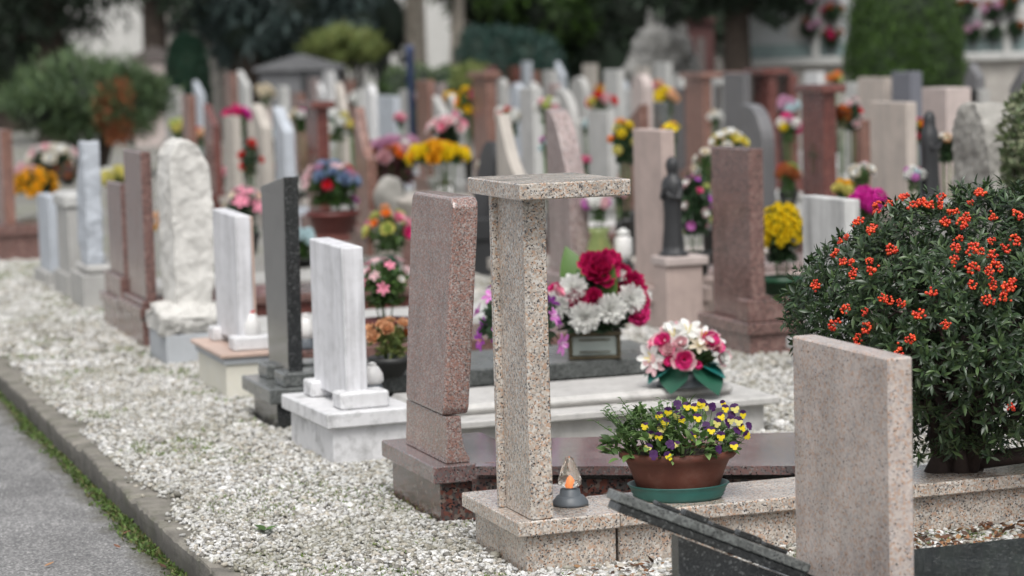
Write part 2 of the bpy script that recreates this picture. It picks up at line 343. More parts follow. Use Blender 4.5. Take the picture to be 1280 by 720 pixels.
# ------------------------------------------------------------------ mesh building
class G:
    """collects polygons for ONE mesh object"""

    def __init__(s):
        s.v, s.f, s.m, s.sm = [], [], [], []

    def quadset(s, vs, fs, mi=0, smooth=False):
        o = len(s.v)
        s.v.extend(vs)
        for f in fs:
            s.f.append([i + o for i in f]); s.m.append(mi); s.sm.append(smooth)

    def box(s, x0, x1, y0, y1, z0, z1, b=0.004, mi=0, xf=None):
        b = min(b, (x1 - x0) / 2.2, (y1 - y0) / 2.2, (z1 - z0) / 2.2)
        X, Y, Z = (x0, x1), (y0, y1), (z0, z1)
        vs, idx = [], {}
        for i in (0, 1):
            for j in (0, 1):
                for k in (0, 1):
                    sx, sy, sz = (b if i == 0 else -b), (b if j == 0 else -b), (b if k == 0 else -b)
                    for a, off in enumerate(((0, sy, sz), (sx, 0, sz), (sx, sy, 0))):
                        idx[i, j, k, a] = len(vs)
                        vs.append((X[i] + off[0], Y[j] + off[1], Z[k] + off[2]))
        fs = []
        for i in (0, 1):
            q = [idx[i, 0, 0, 0], idx[i, 0, 1, 0], idx[i, 1, 1, 0], idx[i, 1, 0, 0]]
            fs.append(q if i == 0 else q[::-1])
            q = [idx[0, i, 0, 1], idx[1, i, 0, 1], idx[1, i, 1, 1], idx[0, i, 1, 1]]
            fs.append(q if i == 0 else q[::-1])
            q = [idx[0, 0, i, 2], idx[0, 1, i, 2], idx[1, 1, i, 2], idx[1, 0, i, 2]]
            fs.append(q if i == 0 else q[::-1])
        for i in (0, 1):
            for j in (0, 1):
                q = [idx[i, j, 0, 0], idx[i, j, 1, 0], idx[i, j, 1, 1], idx[i, j, 0, 1]]
                fs.append(q if (i + j) % 2 else q[::-1])
                q = [idx[i, 0, j, 0], idx[i, 1, j, 0], idx[i, 1, j, 2], idx[i, 0, j, 2]]
                fs.append(q[::-1] if (i + j) % 2 else q)
                q = [idx[0, i, j, 1], idx[1, i, j, 1], idx[1, i, j, 2], idx[0, i, j, 2]]
                fs.append(q if (i + j) % 2 else q[::-1])
        for i in (0, 1):
            for j in (0, 1):
                for k in (0, 1):
                    q = [idx[i, j, k, a] for a in range(3)]
                    fs.append(q if (i + j + k) % 2 else q[::-1])
        if xf:
            vs = [tuple(xf @ Vector(v)) for v in vs]
        s.quadset(vs, fs, mi)

    def lathe(s, prof, n=24, c=(0, 0, 0), sx=1, sy=1, mi=0, smooth=True, wob=None):
        vs, fs = [], []
        for j, (r, z) in enumerate(prof):
            for i in range(n):
                a = 2 * math.pi * i / n
                rr = r * (wob(a, z) if wob else 1)
                vs.append((c[0] + rr * math.cos(a) * sx, c[1] + rr * math.sin(a) * sy, c[2] + z))
        for j in range(len(prof) - 1):
            for i in range(n):
                k = (i + 1) % n
                fs.append([j * n + i, j * n + k, (j + 1) * n + k, (j + 1) * n + i])
        s.quadset(vs, fs, mi, smooth)
        o = len(s.v) - len(vs)
        if prof[0][0] > 1e-4:
            s.f.append([o + i for i in range(n)][::-1]); s.m.append(mi); s.sm.append(False)
        if prof[-1][0] > 1e-4:
            s.f.append([o + (len(prof) - 1) * n + i for i in range(n)]); s.m.append(mi); s.sm.append(False)

    def tube(s, pts, rad, n=7, mi=0):
        pts = [Vector(p) for p in pts]
        if not hasattr(rad, '__len__'):
            rad = [rad] * len(pts)
        vs, fs = [], []
        u = None
        for j, p in enumerate(pts):
            d = (pts[min(j + 1, len(pts) - 1)] - pts[max(j - 1, 0)]).normalized()
            if u is None:
                u = d.orthogonal().normalized()
            u = (u - d * u.dot(d)).normalized()
            w = d.cross(u)
            for i in range(n):
                a = 2 * math.pi * i / n
                vs.append(tuple(p + (u * math.cos(a) + w * math.sin(a)) * rad[j]))
        for j in range(len(pts) - 1):
            for i in range(n):
                k = (i + 1) % n
                fs.append([j * n + i, j * n + k, (j + 1) * n + k, (j + 1) * n + i])
        fs.append(list(range(n))[::-1]); fs.append([(len(pts) - 1) * n + i for i in range(n)])
        s.quadset(vs, fs, mi, True)

    def build(s, name, mats, parent=None):
        me = bpy.data.meshes.new(name)
        me.from_pydata(s.v, [], s.f)
        me.polygons.foreach_set('material_index', s.m)
        me.polygons.foreach_set('use_smooth', s.sm)
        return link(name, me, mats, parent)


def link(name, me, mats, parent=None):
    if mats is not None and not me.materials:
        for m in (mats if isinstance(mats, (list, tuple)) else [mats]):
            me.materials.append(M[m] if isinstance(m, str) else m)
    me.update()
    o = bpy.data.objects.new(name, me)
    COL.objects.link(o)
    if parent:
        o.parent = parent
    return o


def npmesh(name, verts, faces, mats, mi=None, smooth=True):
    """verts (n,3), faces (m,k) -> mesh, quickly"""
    me = bpy.data.meshes.new(name)
    nv, (nf, k) = len(verts), faces.shape
    me.vertices.add(nv); me.vertices.foreach_set('co', np.ascontiguousarray(verts, dtype=np.float32).ravel())
    me.loops.add(nf * k); me.loops.foreach_set('vertex_index', np.ascontiguousarray(faces, dtype=np.int32).ravel())
    me.polygons.add(nf)
    me.polygons.foreach_set('loop_start', np.arange(0, nf * k, k, dtype=np.int32))
    me.polygons.foreach_set('loop_total', np.full(nf, k, dtype=np.int32))
    if mi is not None:
        me.polygons.foreach_set('material_index', np.ascontiguousarray(mi, dtype=np.int32))
    me.polygons.foreach_set('use_smooth', np.full(nf, smooth, dtype=bool))
    me.update(calc_edges=True); me.validate()
    for m in (mats if isinstance(mats, (list, tuple)) else [mats]):
        me.materials.append(M[m] if isinstance(m, str) else m)
    return me


def nrm(a):
    return a / np.maximum(np.linalg.norm(a, axis=-1, keepdims=True), 1e-9)


def scatter(tv, tf, O, D, U, S):
    """template (x along D, y side, z along the normal) placed at O with length direction D, up hint U, scale S (n,3) or (n,)"""
    n = len(O)
    D = nrm(D)
    Y = nrm(np.cross(U, D))
    Z = np.cross(D, Y)
    S = np.asarray(S, float)
    if S.ndim == 1:
        S = np.repeat(S[:, None], 3, 1)
    T = tv[None] * S[:, None, :]
    V = O[:, None] + T[..., 0:1] * D[:, None] + T[..., 1:2] * Y[:, None] + T[..., 2:3] * Z[:, None]
    Fc = tf[None] + (np.arange(n) * len(tv))[:, None, None]
    return V.reshape(-1, 3), Fc.reshape(-1, tf.shape[1])


def leaf_tpl(width=0.3, fold=0.06, bend=-0.15, seg=4, tip=0.0, belly=0.45):
    v, f = [], []
    for i in range(seg + 1):
        u = i / seg
        w = width * 0.5 * (math.sin(math.pi * min(1, u ** (math.log(0.5) / math.log(belly)))) * 0.96 + 0.04 + tip * u)
        z = bend * u * u
        v += [(u, -w, z + fold * w / max(width, 1e-6)), (u, 0, z), (u, w, z + fold * w / max(width, 1e-6))]
    for i in range(seg):
        a = i * 3
        f += [(a, a + 3, a + 4, a + 1), (a + 1, a + 4, a + 5, a + 2)]
    return np.array(v), np.array(f)


def petal_tpl(width=0.8, cup=0.25, curl=0.3, seg=3, tipw=0.75):
    v, f = [], []
    for i in range(seg + 1):
        u = i / seg
        w = width * 0.5 * (0.25 + 0.75 * math.sin(math.pi * 0.5 * min(1, u * 1.35))) * (1 if u < 0.9 else tipw)
        z = curl * (u * u) - 0.05
        for k in (-1, -0.33, 0.33, 1):
            v.append((u - (0.06 * abs(k) if i == seg else 0), w * k, z + cup * w * k * k))
    for i in range(seg):
        for k in range(3):
            a = i * 4 + k
            f.append((a, a + 4, a + 5, a + 1))
    return np.array(v), np.array(f)


def ico(sub=1):
    bm = bmesh.new(); bmesh.ops.create_icosphere(bm, subdivisions=sub, radius=1)
    v = np.array([x.co[:] for x in bm.verts]); f = np.array([[q.index for q in p.verts] for p in bm.faces]); bm.free()
    return v, f


ICO1, ICO2, ICO3 = ico(1), ico(2), ico(3)


def rand_unit(n, rng=RNG):
    return nrm(rng.normal(size=(n, 3)))


# ------------------------------------------------------------------ things
def thing(name, label, cat, loc=(0, 0, 0), rz=0.0, group=None, kind=None):
    o = bpy.data.objects.new(name, None)
    o.empty_display_size = 0.1
    COL.objects.link(o)
    o.location = loc; o.rotation_euler = (0, 0, rz)
    o['label'] = label; o['category'] = cat
    if group:
        o['group'] = group
    if kind:
        o['kind'] = kind
    return o


def tag(o, label=None, cat=None, group=None, kind=None):
    if label: o['label'] = label
    if cat: o['category'] = cat
    if group: o['group'] = group
    if kind: o['kind'] = kind
    return o


def profile_mesh(prof, thick, bev=0.006, round_edges=False, x0=0.0):
    """outline prof [(y,z)...] counter-clockwise, extruded from x0 to x0+thick"""
    bm = bmesh.new()
    a = [bm.verts.new((x0, y, z)) for y, z in prof]
    b = [bm.verts.new((x0 + thick, y, z)) for y, z in prof]
    n = len(prof)
    bm.faces.new(a[::-1]); bm.faces.new(b)
    for i in range(n):
        bm.faces.new((a[i], a[(i + 1) % n], b[(i + 1) % n], b[i]))
    bmesh.ops.recalc_face_normals(bm, faces=bm.faces)
    if bev:
        ed = [e for e in bm.edges if e.calc_face_angle(0) > 0.5]
        bmesh.ops.bevel(bm, geom=ed, offset=bev, segments=2, affect='EDGES', profile=0.5, clamp_overlap=True)
    bmesh.ops.triangulate(bm, faces=[f for f in bm.faces if len(f.verts) > 4])
    me = bpy.data.meshes.new('stele')
    bm.to_mesh(me); bm.free()
    return me


def tops(style, w, z0, z1):
    """outline of a stele whose near end is y=0 and far end y=w"""
    if style == 'flat':
        return [(0, z0), (w, z0), (w, z1), (0, z1)]
    if style == 'slant':            # high at the far end
        return [(0, z0), (w, z0), (w, z1), (0.05 * w, z1 - 0.22)]
    if style == 'slant2':           # high at the near end
        return [(0, z0), (w, z0), (w, z1 - 0.2), (0.05 * w, z1)]
    if style == 'arch':
        r = w / 2
        return [(0, z0), (w, z0)] + [(r + r * math.cos(a), z1 - r * 0.8 + 0.8 * r * math.sin(a)) for a in [math.pi * i / 10 for i in range(11)]]
    if style == 'shoulder':         # one rounded shoulder on the near end
        r = w * 0.85
        return [(0, z0), (w, z0), (w, z1)] + [(r - r * math.sin(a), z1 - r * (1 - math.cos(a))) for a in [math.pi / 2 * i / 8 for i in range(9)]]
    if style == 'curve':            # long concave sweep down to the near end
        h = (z1 - z0) * 0.42
        return [(0, z0), (w, z0), (w, z1), (w * 0.85, z1)] + [(w * 0.85 * (1 - u), z1 - h * (1 - (1 - u) ** 1.8)) for u in [i / 8 for i in range(1, 9)]]
    if style == 'bow':              # convex sweep down to the near end
        h = (z1 - z0) * 0.5
        return [(0, z0), (w, z0), (w, z1), (w * 0.9, z1)] + [(w * 0.9 * (1 - u), z1 - h * u ** 1.9) for u in [i / 10 for i in range(1, 11)]]
    if style == 'point':
        return [(0, z0), (w, z0), (w, z1 - 0.2), (w * 0.55, z1), (0, z1 - 0.12)]
    if style == 'rough':
        return [(0.0, z0), (w, z0), (w * 1.04, z0 + 0.4 * (z1 - z0)), (w * 0.93, z1 - 0.13), (w * 0.7, z1 - 0.02), (w * 0.4, z1), (w * 0.16, z1 - 0.09), (w * 0.05, z1 - 0.22), (-0.05 * w, z0 + 0.5 * (z1 - z0))]
    raise ValueError(style)


def rough_mesh(prof, thick, amp=0.03, seed=0, cuts=5, smoothface=False):
    bm = bmesh.new()
    me0 = profile_mesh(prof, thick, 0)
    bm.from_mesh(me0); bpy.data.meshes.remove(me0)
    for _ in range(cuts):
        ed = [e for e in bm.edges if e.calc_length() > 0.02]
        if not ed or len(bm.faces) > 40000:
            break
        bmesh.ops.subdivide_edges(bm, edges=ed, cuts=1, use_grid_fill=False)
        bmesh.ops.triangulate(bm, faces=[f for f in bm.faces if len(f.verts) > 3])
    off = Vector((seed * 3.1, seed * 1.7, 0))
    bm.normal_update()
    for v in bm.verts:
        n = mnoise.noise(v.co * 5 + off) * 0.9 + mnoise.noise(v.co * 13 + off) * 0.6 + mnoise.noise(v.co * 31 + off) * 0.45 + mnoise.noise(v.co * 62 + off) * 0.28
        k = 1.0
        if smoothface and v.co.x < 0.004:
            k = 0.08
        v.co += v.normal * n * amp * k
    me = bpy.data.meshes.new('stele'); bm.to_mesh(me); bm.free()
    for p in me.polygons:
        p.use_smooth = True
    return me


def headstone(label, g, t, w, th, zt, style='flat', mat='grey', plinth=None, pmat=None, group='headstones of the graveyard', rz=0.0, zp=None, amp=0.03, lean=0.0, name='headstone'):
    """stele with its near end at y=t, broad face at x=g, plus a stepped plinth"""
    o = thing(name, label, 'headstone', (g, t, 0), rz, group)
    zp = 0.2 if zp is None else zp
    pm = pmat or mat
    if style in ('rough', 'roughflat'):
        pr = tops('rough' if style == 'rough' else 'flat', w, zp, zt)
        me = rough_mesh(pr, th, amp, seed=t)
    else:
        me = profile_mesh(tops(style, w, zp, zt), th, 0.007)
    s = link('stele', me, mat, o)
    if lean:
        s.rotation_euler = (0, lean, 0)
    q = G()
    ov = 0.06
    q.box(-ov + 0.02, th + ov + 0.10, -ov, w + ov, -0.05, zp * 0.62, 0.005)
    q.box(-ov, th + ov + 0.12, -ov - 0.02, w + ov + 0.02, zp * 0.62 + 0.001, zp - 0.001, 0.006)
    q.build('plinth', pm, o)
    return o


def px_stone(label, g, xl, xf, xr, yt, style, mat, pmat=None, th=None, **kw):
    """headstone whose broad face spans xl..xf in the photograph, on the row at g"""
    t = t_at(g, xf)
    w = max(0.14, t_at(g, xl) - t)
    w = min(w, 0.95)
    if th is None:
        th = min(0.28, max(0.08, g_at(t, xr) - g))
    zt = z_at(g, t, yt)
    return headstone(label, g, t, w, th, zt, style, mat, pmat=pmat, **kw)


def slab(label, g0, g1, t0, t1, z, mat='grey', bmat=None, lip=0.045, ov=0.03, group='grave covers of the rows', step=None, tilt=None):
    o = thing('grave_slab', label, 'grave slab', ((g0 + g1) / 2, (t0 + t1) / 2, 0), 0, group)
    hx, hy = (g1 - g0) / 2, (t1 - t0) / 2
    q = G(); q.box(-hx, hx, -hy, hy, z - lip, z, 0.005)
    if step:
        q.box(-hx + 0.01, hx - 0.14, -hy + 0.14, hy - 0.03, z + 0.001, z + step, 0.018)
    c = q.build('cover', mat, o)
    q = G(); q.box(-hx + 0.004, hx - ov, -hy + ov, hy - ov, -0.05, z - lip - 0.001, 0.004)
    q.build('border', bmat or mat, o)
    return o


# ================================================================== GROUND, ROAD, KERB
def sheet(name, g0, g1, t0, t1, z, mat, label):
    q = G(); q.quadset([(g0, t0, z), (g1, t0, z), (g1, t1, z), (g0, t1, z)], [[0, 1, 2, 3]])
    return tag(q.build(name, mat), label, 'ground', kind='structure')


def gravel_mat():
    m, nt, b = newmat('gravel_bed'); L = nt.links.new
    v = coords(nt, 'Object')
    vo = N(nt, 'ShaderNodeTexVoronoi', Scale=62); L(v, vo.inputs['Vector'])
    sp = nt.nodes.new('ShaderNodeSeparateColor'); L(vo.outputs['Color'], sp.inputs[0])
    rp = ramp(nt, [(0, (0.30, 0.29, 0.26)), (0.25, (0.50, 0.49, 0.46)), (0.6, (0.60, 0.59, 0.56)), (0.9, (0.40, 0.36, 0.3))], 'CONSTANT'); L(sp.outputs[0], rp.inputs[0])
    ed = ramp(nt, [(0.2, g3(1)), (0.62, g3(0.25))]); L(vo.outputs['Distance'], ed.inputs[0])
    c = mixc(nt, rp.outputs[0], ed.outputs[0], 1, 'MULTIPLY')
    n1 = N(nt, 'ShaderNodeTexNoise', Scale=1.3, Detail=6, Roughness=0.65); L(v, n1.inputs['Vector'])
    r1 = ramp(nt, [(0.5, g3(0)), (0.66, g3(0.6))]); L(n1.outputs[0], r1.inputs[0])
    c = mixc(nt, c, (0.15, 0.17, 0.08), r1.outputs[0])
    L(c, b.inputs['Base Color']); b.inputs['Roughness'].default_value = 0.8
    inv = ramp(nt, [(0, g3(1)), (0.6, g3(0))]); L(vo.outputs['Distance'], inv.inputs[0])
    bumpn(nt, b, inv.outputs[0], 0.8, 0.01)
    return m


def asphalt_mat():
    m, nt, b = newmat('asphalt'); L = nt.links.new
    v = coords(nt, 'Object')
    vo = N(nt, 'ShaderNodeTexVoronoi', Scale=150); L(v, vo.inputs['Vector'])
    sp = nt.nodes.new('ShaderNodeSeparateColor'); L(vo.outputs['Color'], sp.inputs[0])
    rp = ramp(nt, [(0, (0.12, 0.12, 0.12)), (0.35, (0.21, 0.208, 0.205)), (0.75, (0.31, 0.305, 0.30)), (0.92, (0.44, 0.43, 0.42))], 'CONSTANT'); L(sp.outputs[0], rp.inputs[0])
    n1 = N(nt, 'ShaderNodeTexNoise', Scale=2.2, Detail=7, Roughness=0.65); L(v, n1.inputs['Vector'])
    r1 = ramp(nt, [(0.3, g3(0.72)), (0.7, g3(1.1))]); L(n1.outputs[0], r1.inputs[0])
    c = mixc(nt, rp.outputs[0], r1.outputs[0], 1, 'MULTIPLY')
    n5 = N(nt, 'ShaderNodeTexNoise', Scale=0.9, Detail=8, Roughness=0.7, Distortion=0.6); L(v, n5.inputs['Vector'])
    r5 = ramp(nt, [(0.48, g3(1.0)), (0.62, g3(0.74))]); L(n5.outputs[0], r5.inputs[0])
    c = mixc(nt, c, r5.outputs[0], 1, 'MULTIPLY')
    # dirt band along the kerb
    sx = nt.nodes.new('ShaderNodeSeparateXYZ'); L(v, sx.inputs[0])
    n2 = N(nt, 'ShaderNodeTexNoise', Scale=9, Detail=5); L(v, n2.inputs['Vector'])
    ad = nt.nodes.new('ShaderNodeMath'); ad.operation = 'MULTIPLY_ADD'; ad.inputs[1].default_value = 0.16
    L(n2.outputs[0], ad.inputs[0]); L(sx.outputs[0], ad.inputs[2])
    mr = nt.nodes.new('ShaderNodeMapRange'); mr.inputs[1].default_value = 1.44; mr.inputs[2].default_value = 1.54; L(ad.outputs[0], mr.inputs[0])
    c = mixc(nt, c, (0.07, 0.065, 0.04), mr.outputs[0])
    L(c, b.inputs['Base Color'])
    b.inputs['Roughness'].default_value = 0.7
    bumpn(nt, b, sp.outputs[1], 0.35, 0.004)
    return m


M['gravelbed'] = gravel_mat(); M['asphalt'] = asphalt_mat()
sheet('ground', 1.56, 220, -10, 260, -0.010, 'gravelbed', 'white gravel bed of the graveyard')
sheet('road', -220, 1.56, -10, 260, -0.1, 'asphalt', 'grey asphalt road beside the graves')


def build_kerb():
    bm = bmesh.new()
    nseg = 1100
    sec = [(1.492, -0.16), (1.489, -0.085), (1.487, -0.045), (1.486, -0.008), (1.493, 0.0), (1.53, 0.001), (1.58, 0.0), (1.64, -0.002), (1.665, -0.02)]
    rows = []
    for i in range(nseg + 1):
        t = 3 + 27 * i / nseg
        joint = min(abs((t % 1.35) - 0.6), 0.022) / 0.022
        r = []
        for j, (g, z) in enumerate(sec):
            n = mnoise.noise(Vector((g * 5, t * 4, z * 9))) * 0.006 + mnoise.noise(Vector((g * 30, t * 26, z * 30))) * 0.0045 + mnoise.noise(Vector((g * 70, t * 70, z * 70))) * 0.002
            e = 1.3 if j in (3, 4) else (0.55 if j >= 5 else 1)
            zz = z + (n * e if j >= 2 else 0) - (1 - joint) * (0.03 if 2 <= j <= 7 else 0)
            gg = g + (n * e if j <= 3 else 0) + (1 - joint) * (0.02 if 0 <= j <= 4 else 0)
            r.append(bm.verts.new((gg, t, zz)))
        rows.append(r)
    for a, b in zip(rows, rows[1:]):
        for j in range(len(sec) - 1):
            f = bm.faces.new((a[j], b[j], b[j + 1], a[j + 1])); f.smooth = j != 3; f.material_index = 1 if j < 3 else 0
    bmesh.ops.recalc_face_normals(bm, faces=bm.faces)
    me = bpy.data.meshes.new('kerb'); bm.to_mesh(me); bm.free()
    # faces up
    o = link('kerb', me, ['kerb', 'kerbface'])
    tag(o, 'weathered grey stone kerb between road and gravel', 'kerb', kind='structure')


build_kerb()

# keep-out rectangles for the pebbles (plinths and covers), filled while the graves are built
KEEP = []


def pebbles():
    regs = [  # g0,g1,t0,t1,density,size
        (1.50, 2.72, 5.9, 9.2, 9500, 0.0074), (1.56, 2.75, 9.2, 12.5, 6800, 0.0084), (1.58, 2.9, 12.5, 22, 2200, 0.012),
        (2.4, 5.2, 6.10, 6.86, 6000, 0.0090), (4.0, 5.3, 6.9, 12.5, 5200, 0.0090), (2.6, 4.3, 7.9, 8.95, 5200, 0.0088), (4.0, 5.3, 12.5, 17, 1600, 0.012)]
    V, Fs, off = [], [], 0
    tv, tf = ICO1
    for g0, g1, t0, t1, den, sz in regs:
        n = int((g1 - g0) * (t1 - t0) * den)
        P = np.stack([RNG.uniform(g0, g1, n), RNG.uniform(t0, t1, n), RNG.normal(0.0, 0.0035, n)], 1)
        edge = 1.575 + 0.05 * np.sin(P[:, 1] * 3.1) + 0.03 * np.sin(P[:, 1] * 9.7) + RNG.normal(0, 0.02, n) + RNG.exponential(0.01, n) * 0
        keep = P[:, 0] > edge
        stray = (RNG.random(n) < 0.10 * np.exp((P[:, 0] - 1.62) / 0.04)) & (P[:, 0] > 1.50)
        keep |= stray
        for a, b, c, d in KEEP:
            keep &= ~((P[:, 0] > a) & (P[:, 0] < b) & (P[:, 1] > c) & (P[:, 1] < d))
        P = P[keep]; n = len(P)
        P[:, 2] += np.where(P[:, 0] < 1.665, 0.006, 0)
        S = sz * np.exp(RNG.normal(0, 0.28, n))[:, None] * np.stack([RNG.uniform(1.0, 1.5, n), RNG.uniform(0.75, 1.1, n), RNG.uniform(0.5, 0.8, n)], 1)
        D = nrm(RNG.normal(size=(n, 3)) * np.array([1, 1, 0.35])); U = nrm(RNG.normal(size=(n, 3)) * 0.35 + np.array([0, 0, 1]))
        v, f = scatter(tv, tf, P, D, U, S)
        v += RNG.normal(0, sz * 0.10, v.shape)
        V.append(v); Fs.append(f + off); off += len(v)
    me = npmesh('gravel_pebbles', np.concatenate(V), np.concatenate(Fs), 'pebble', smooth=True)
    tag(link('gravel_pebbles', me, None), 'loose white and grey gravel between the graves', 'gravel', kind='stuff')


def pebble_mat(*a):
    m = island(*a)
    nt = m.node_tree; b = nt.nodes['Principled BSDF']
    src = b.inputs['Base Color'].links[0].from_socket
    v = coords(nt, 'Object')
    n1 = N(nt, 'ShaderNodeTexNoise', Scale=1.7, Detail=7, Roughness=0.68); nt.links.new(v, n1.inputs['Vector'])
    r1 = ramp(nt, [(0.45, g3(0)), (0.66, g3(0.55))]); nt.links.new(n1.outputs[0], r1.inputs[0])
    c = mixc(nt, src, (0.19, 0.182, 0.125), r1.outputs[0])
    nt.links.new(c, b.inputs['Base Color'])
    return m


M['pebble'] = pebble_mat('pebble', [(0.57, 0.565, 0.545), (0.66, 0.655, 0.64), (0.46, 0.45, 0.41), (0.61, 0.605, 0.585), (0.30, 0.285, 0.24), (0.52, 0.52, 0.51), (0.20, 0.19, 0.17), (0.44, 0.405, 0.35)], 0.62, 0, (0.7, 1.12))


def keep(*a):
    KEEP.append(a)


def grass():
    tv, tf = leaf_tpl(0.34, 0.05, -0.3, 2, 0, 0.4)
    n = 60000
    P = np.stack([RNG.uniform(1.6, 2.9, n), 5.9 + 14 * RNG.random(n) ** 1.5, np.zeros(n)], 1)
    w = np.array([mnoise.noise(Vector((p[0] * 2.3, p[1] * 1.6, 3.3))) + 0.5 * mnoise.noise(Vector((p[0] * 9, p[1] * 9, 1.3))) for p in P])
    P = P[w > 0.17 + 0.25 * RNG.random(n)]
    P[:, 2] += 0.004
    m = 5200
    P2 = np.stack([RNG.uniform(2.45, 4.6, m), 6.7 + RNG.normal(0, 0.05, m), np.zeros(m)], 1)
    w2 = np.array([mnoise.noise(Vector((p[0] * 5, 7.7, 0.3))) for p in P2])
    P2 = P2[(w2 > 0.05) & (P2[:, 1] < 6.82)]
    P = np.concatenate([P, P2]); n = len(P)
    D = np.stack([RNG.normal(0, 0.6, n), RNG.normal(0, 0.6, n), RNG.uniform(0.35, 1.0, n)], 1)
    S = RNG.uniform(0.006, 0.016, n) * (1 + 0.5 * (P[:, 1] > 9.5))
    v, f = scatter(tv, tf, P, D, nrm(RNG.normal(size=(n, 3))), S)
    tag(link('grass', npmesh('grass', v, f, 'grass'), None), 'thin green grass and weeds growing through the gravel', 'grass', kind='stuff')
    # moss line at the foot of the kerb
    n = 22000
    t = 5 + 14 * RNG.random(n) ** 1.4
    k = np.array([0.55 + 0.9 * mnoise.noise(Vector((0.5, q * 2.6, 8.1))) for q in t])
    g = 1.487 - np.abs(RNG.normal(0, 0.028, n)) * np.clip(k + 0.35, 0.1, 1.3)
    sel = RNG.random(n) < np.clip(k, 0.12, 1)
    P = np.stack([g, t, np.full(n, -0.099)], 1)[sel]; n = len(P)
    D = np.stack([RNG.normal(-0.2, 0.7, n), RNG.normal(0, 0.7, n), RNG.uniform(0.15, 1.0, n)], 1)
    tv, tf = leaf_tpl(0.45, 0.05, -0.2, 2)
    v, f = scatter(tv, tf, P, D, nrm(RNG.normal(size=(n, 3))), RNG.uniform(0.008, 0.026, n))
    tag(link('moss', npmesh('moss', v, f, 'moss'), None), 'green moss and weeds along the foot of the kerb', 'moss', kind='stuff')
    # brown leaf litter behind the black slab
    n = 3000
    P = np.stack([RNG.uniform(2.45, 4.6, n), RNG.uniform(6.14, 6.78, n), RNG.uniform(0.006, 0.02, n)], 1)
    w = 0.35 + 0.5 * (P[:, 0] > 3.2)
    P = P[RNG.random(n) < w]; n = len(P)
    tv, tf = leaf_tpl(0.5, 0.1, 0.15, 3)
    D = RNG.normal(size=(n, 3)) * np.array([1, 1, 0.25])
    v, f = scatter(tv, tf, P, D, nrm(RNG.normal(size=(n, 3)) * 0.4 + np.array([0, 0, 1])), RNG.uniform(0.015, 0.04, n))
    tag(link('leaf_litter', npmesh('leaf_litter', v, f, 'deadleaf'), None), 'brown dead leaves scattered on gravel behind the black grave', 'leaf litter', kind='stuff')


# ================================================================== FLOWERS
BLOOMS = {}


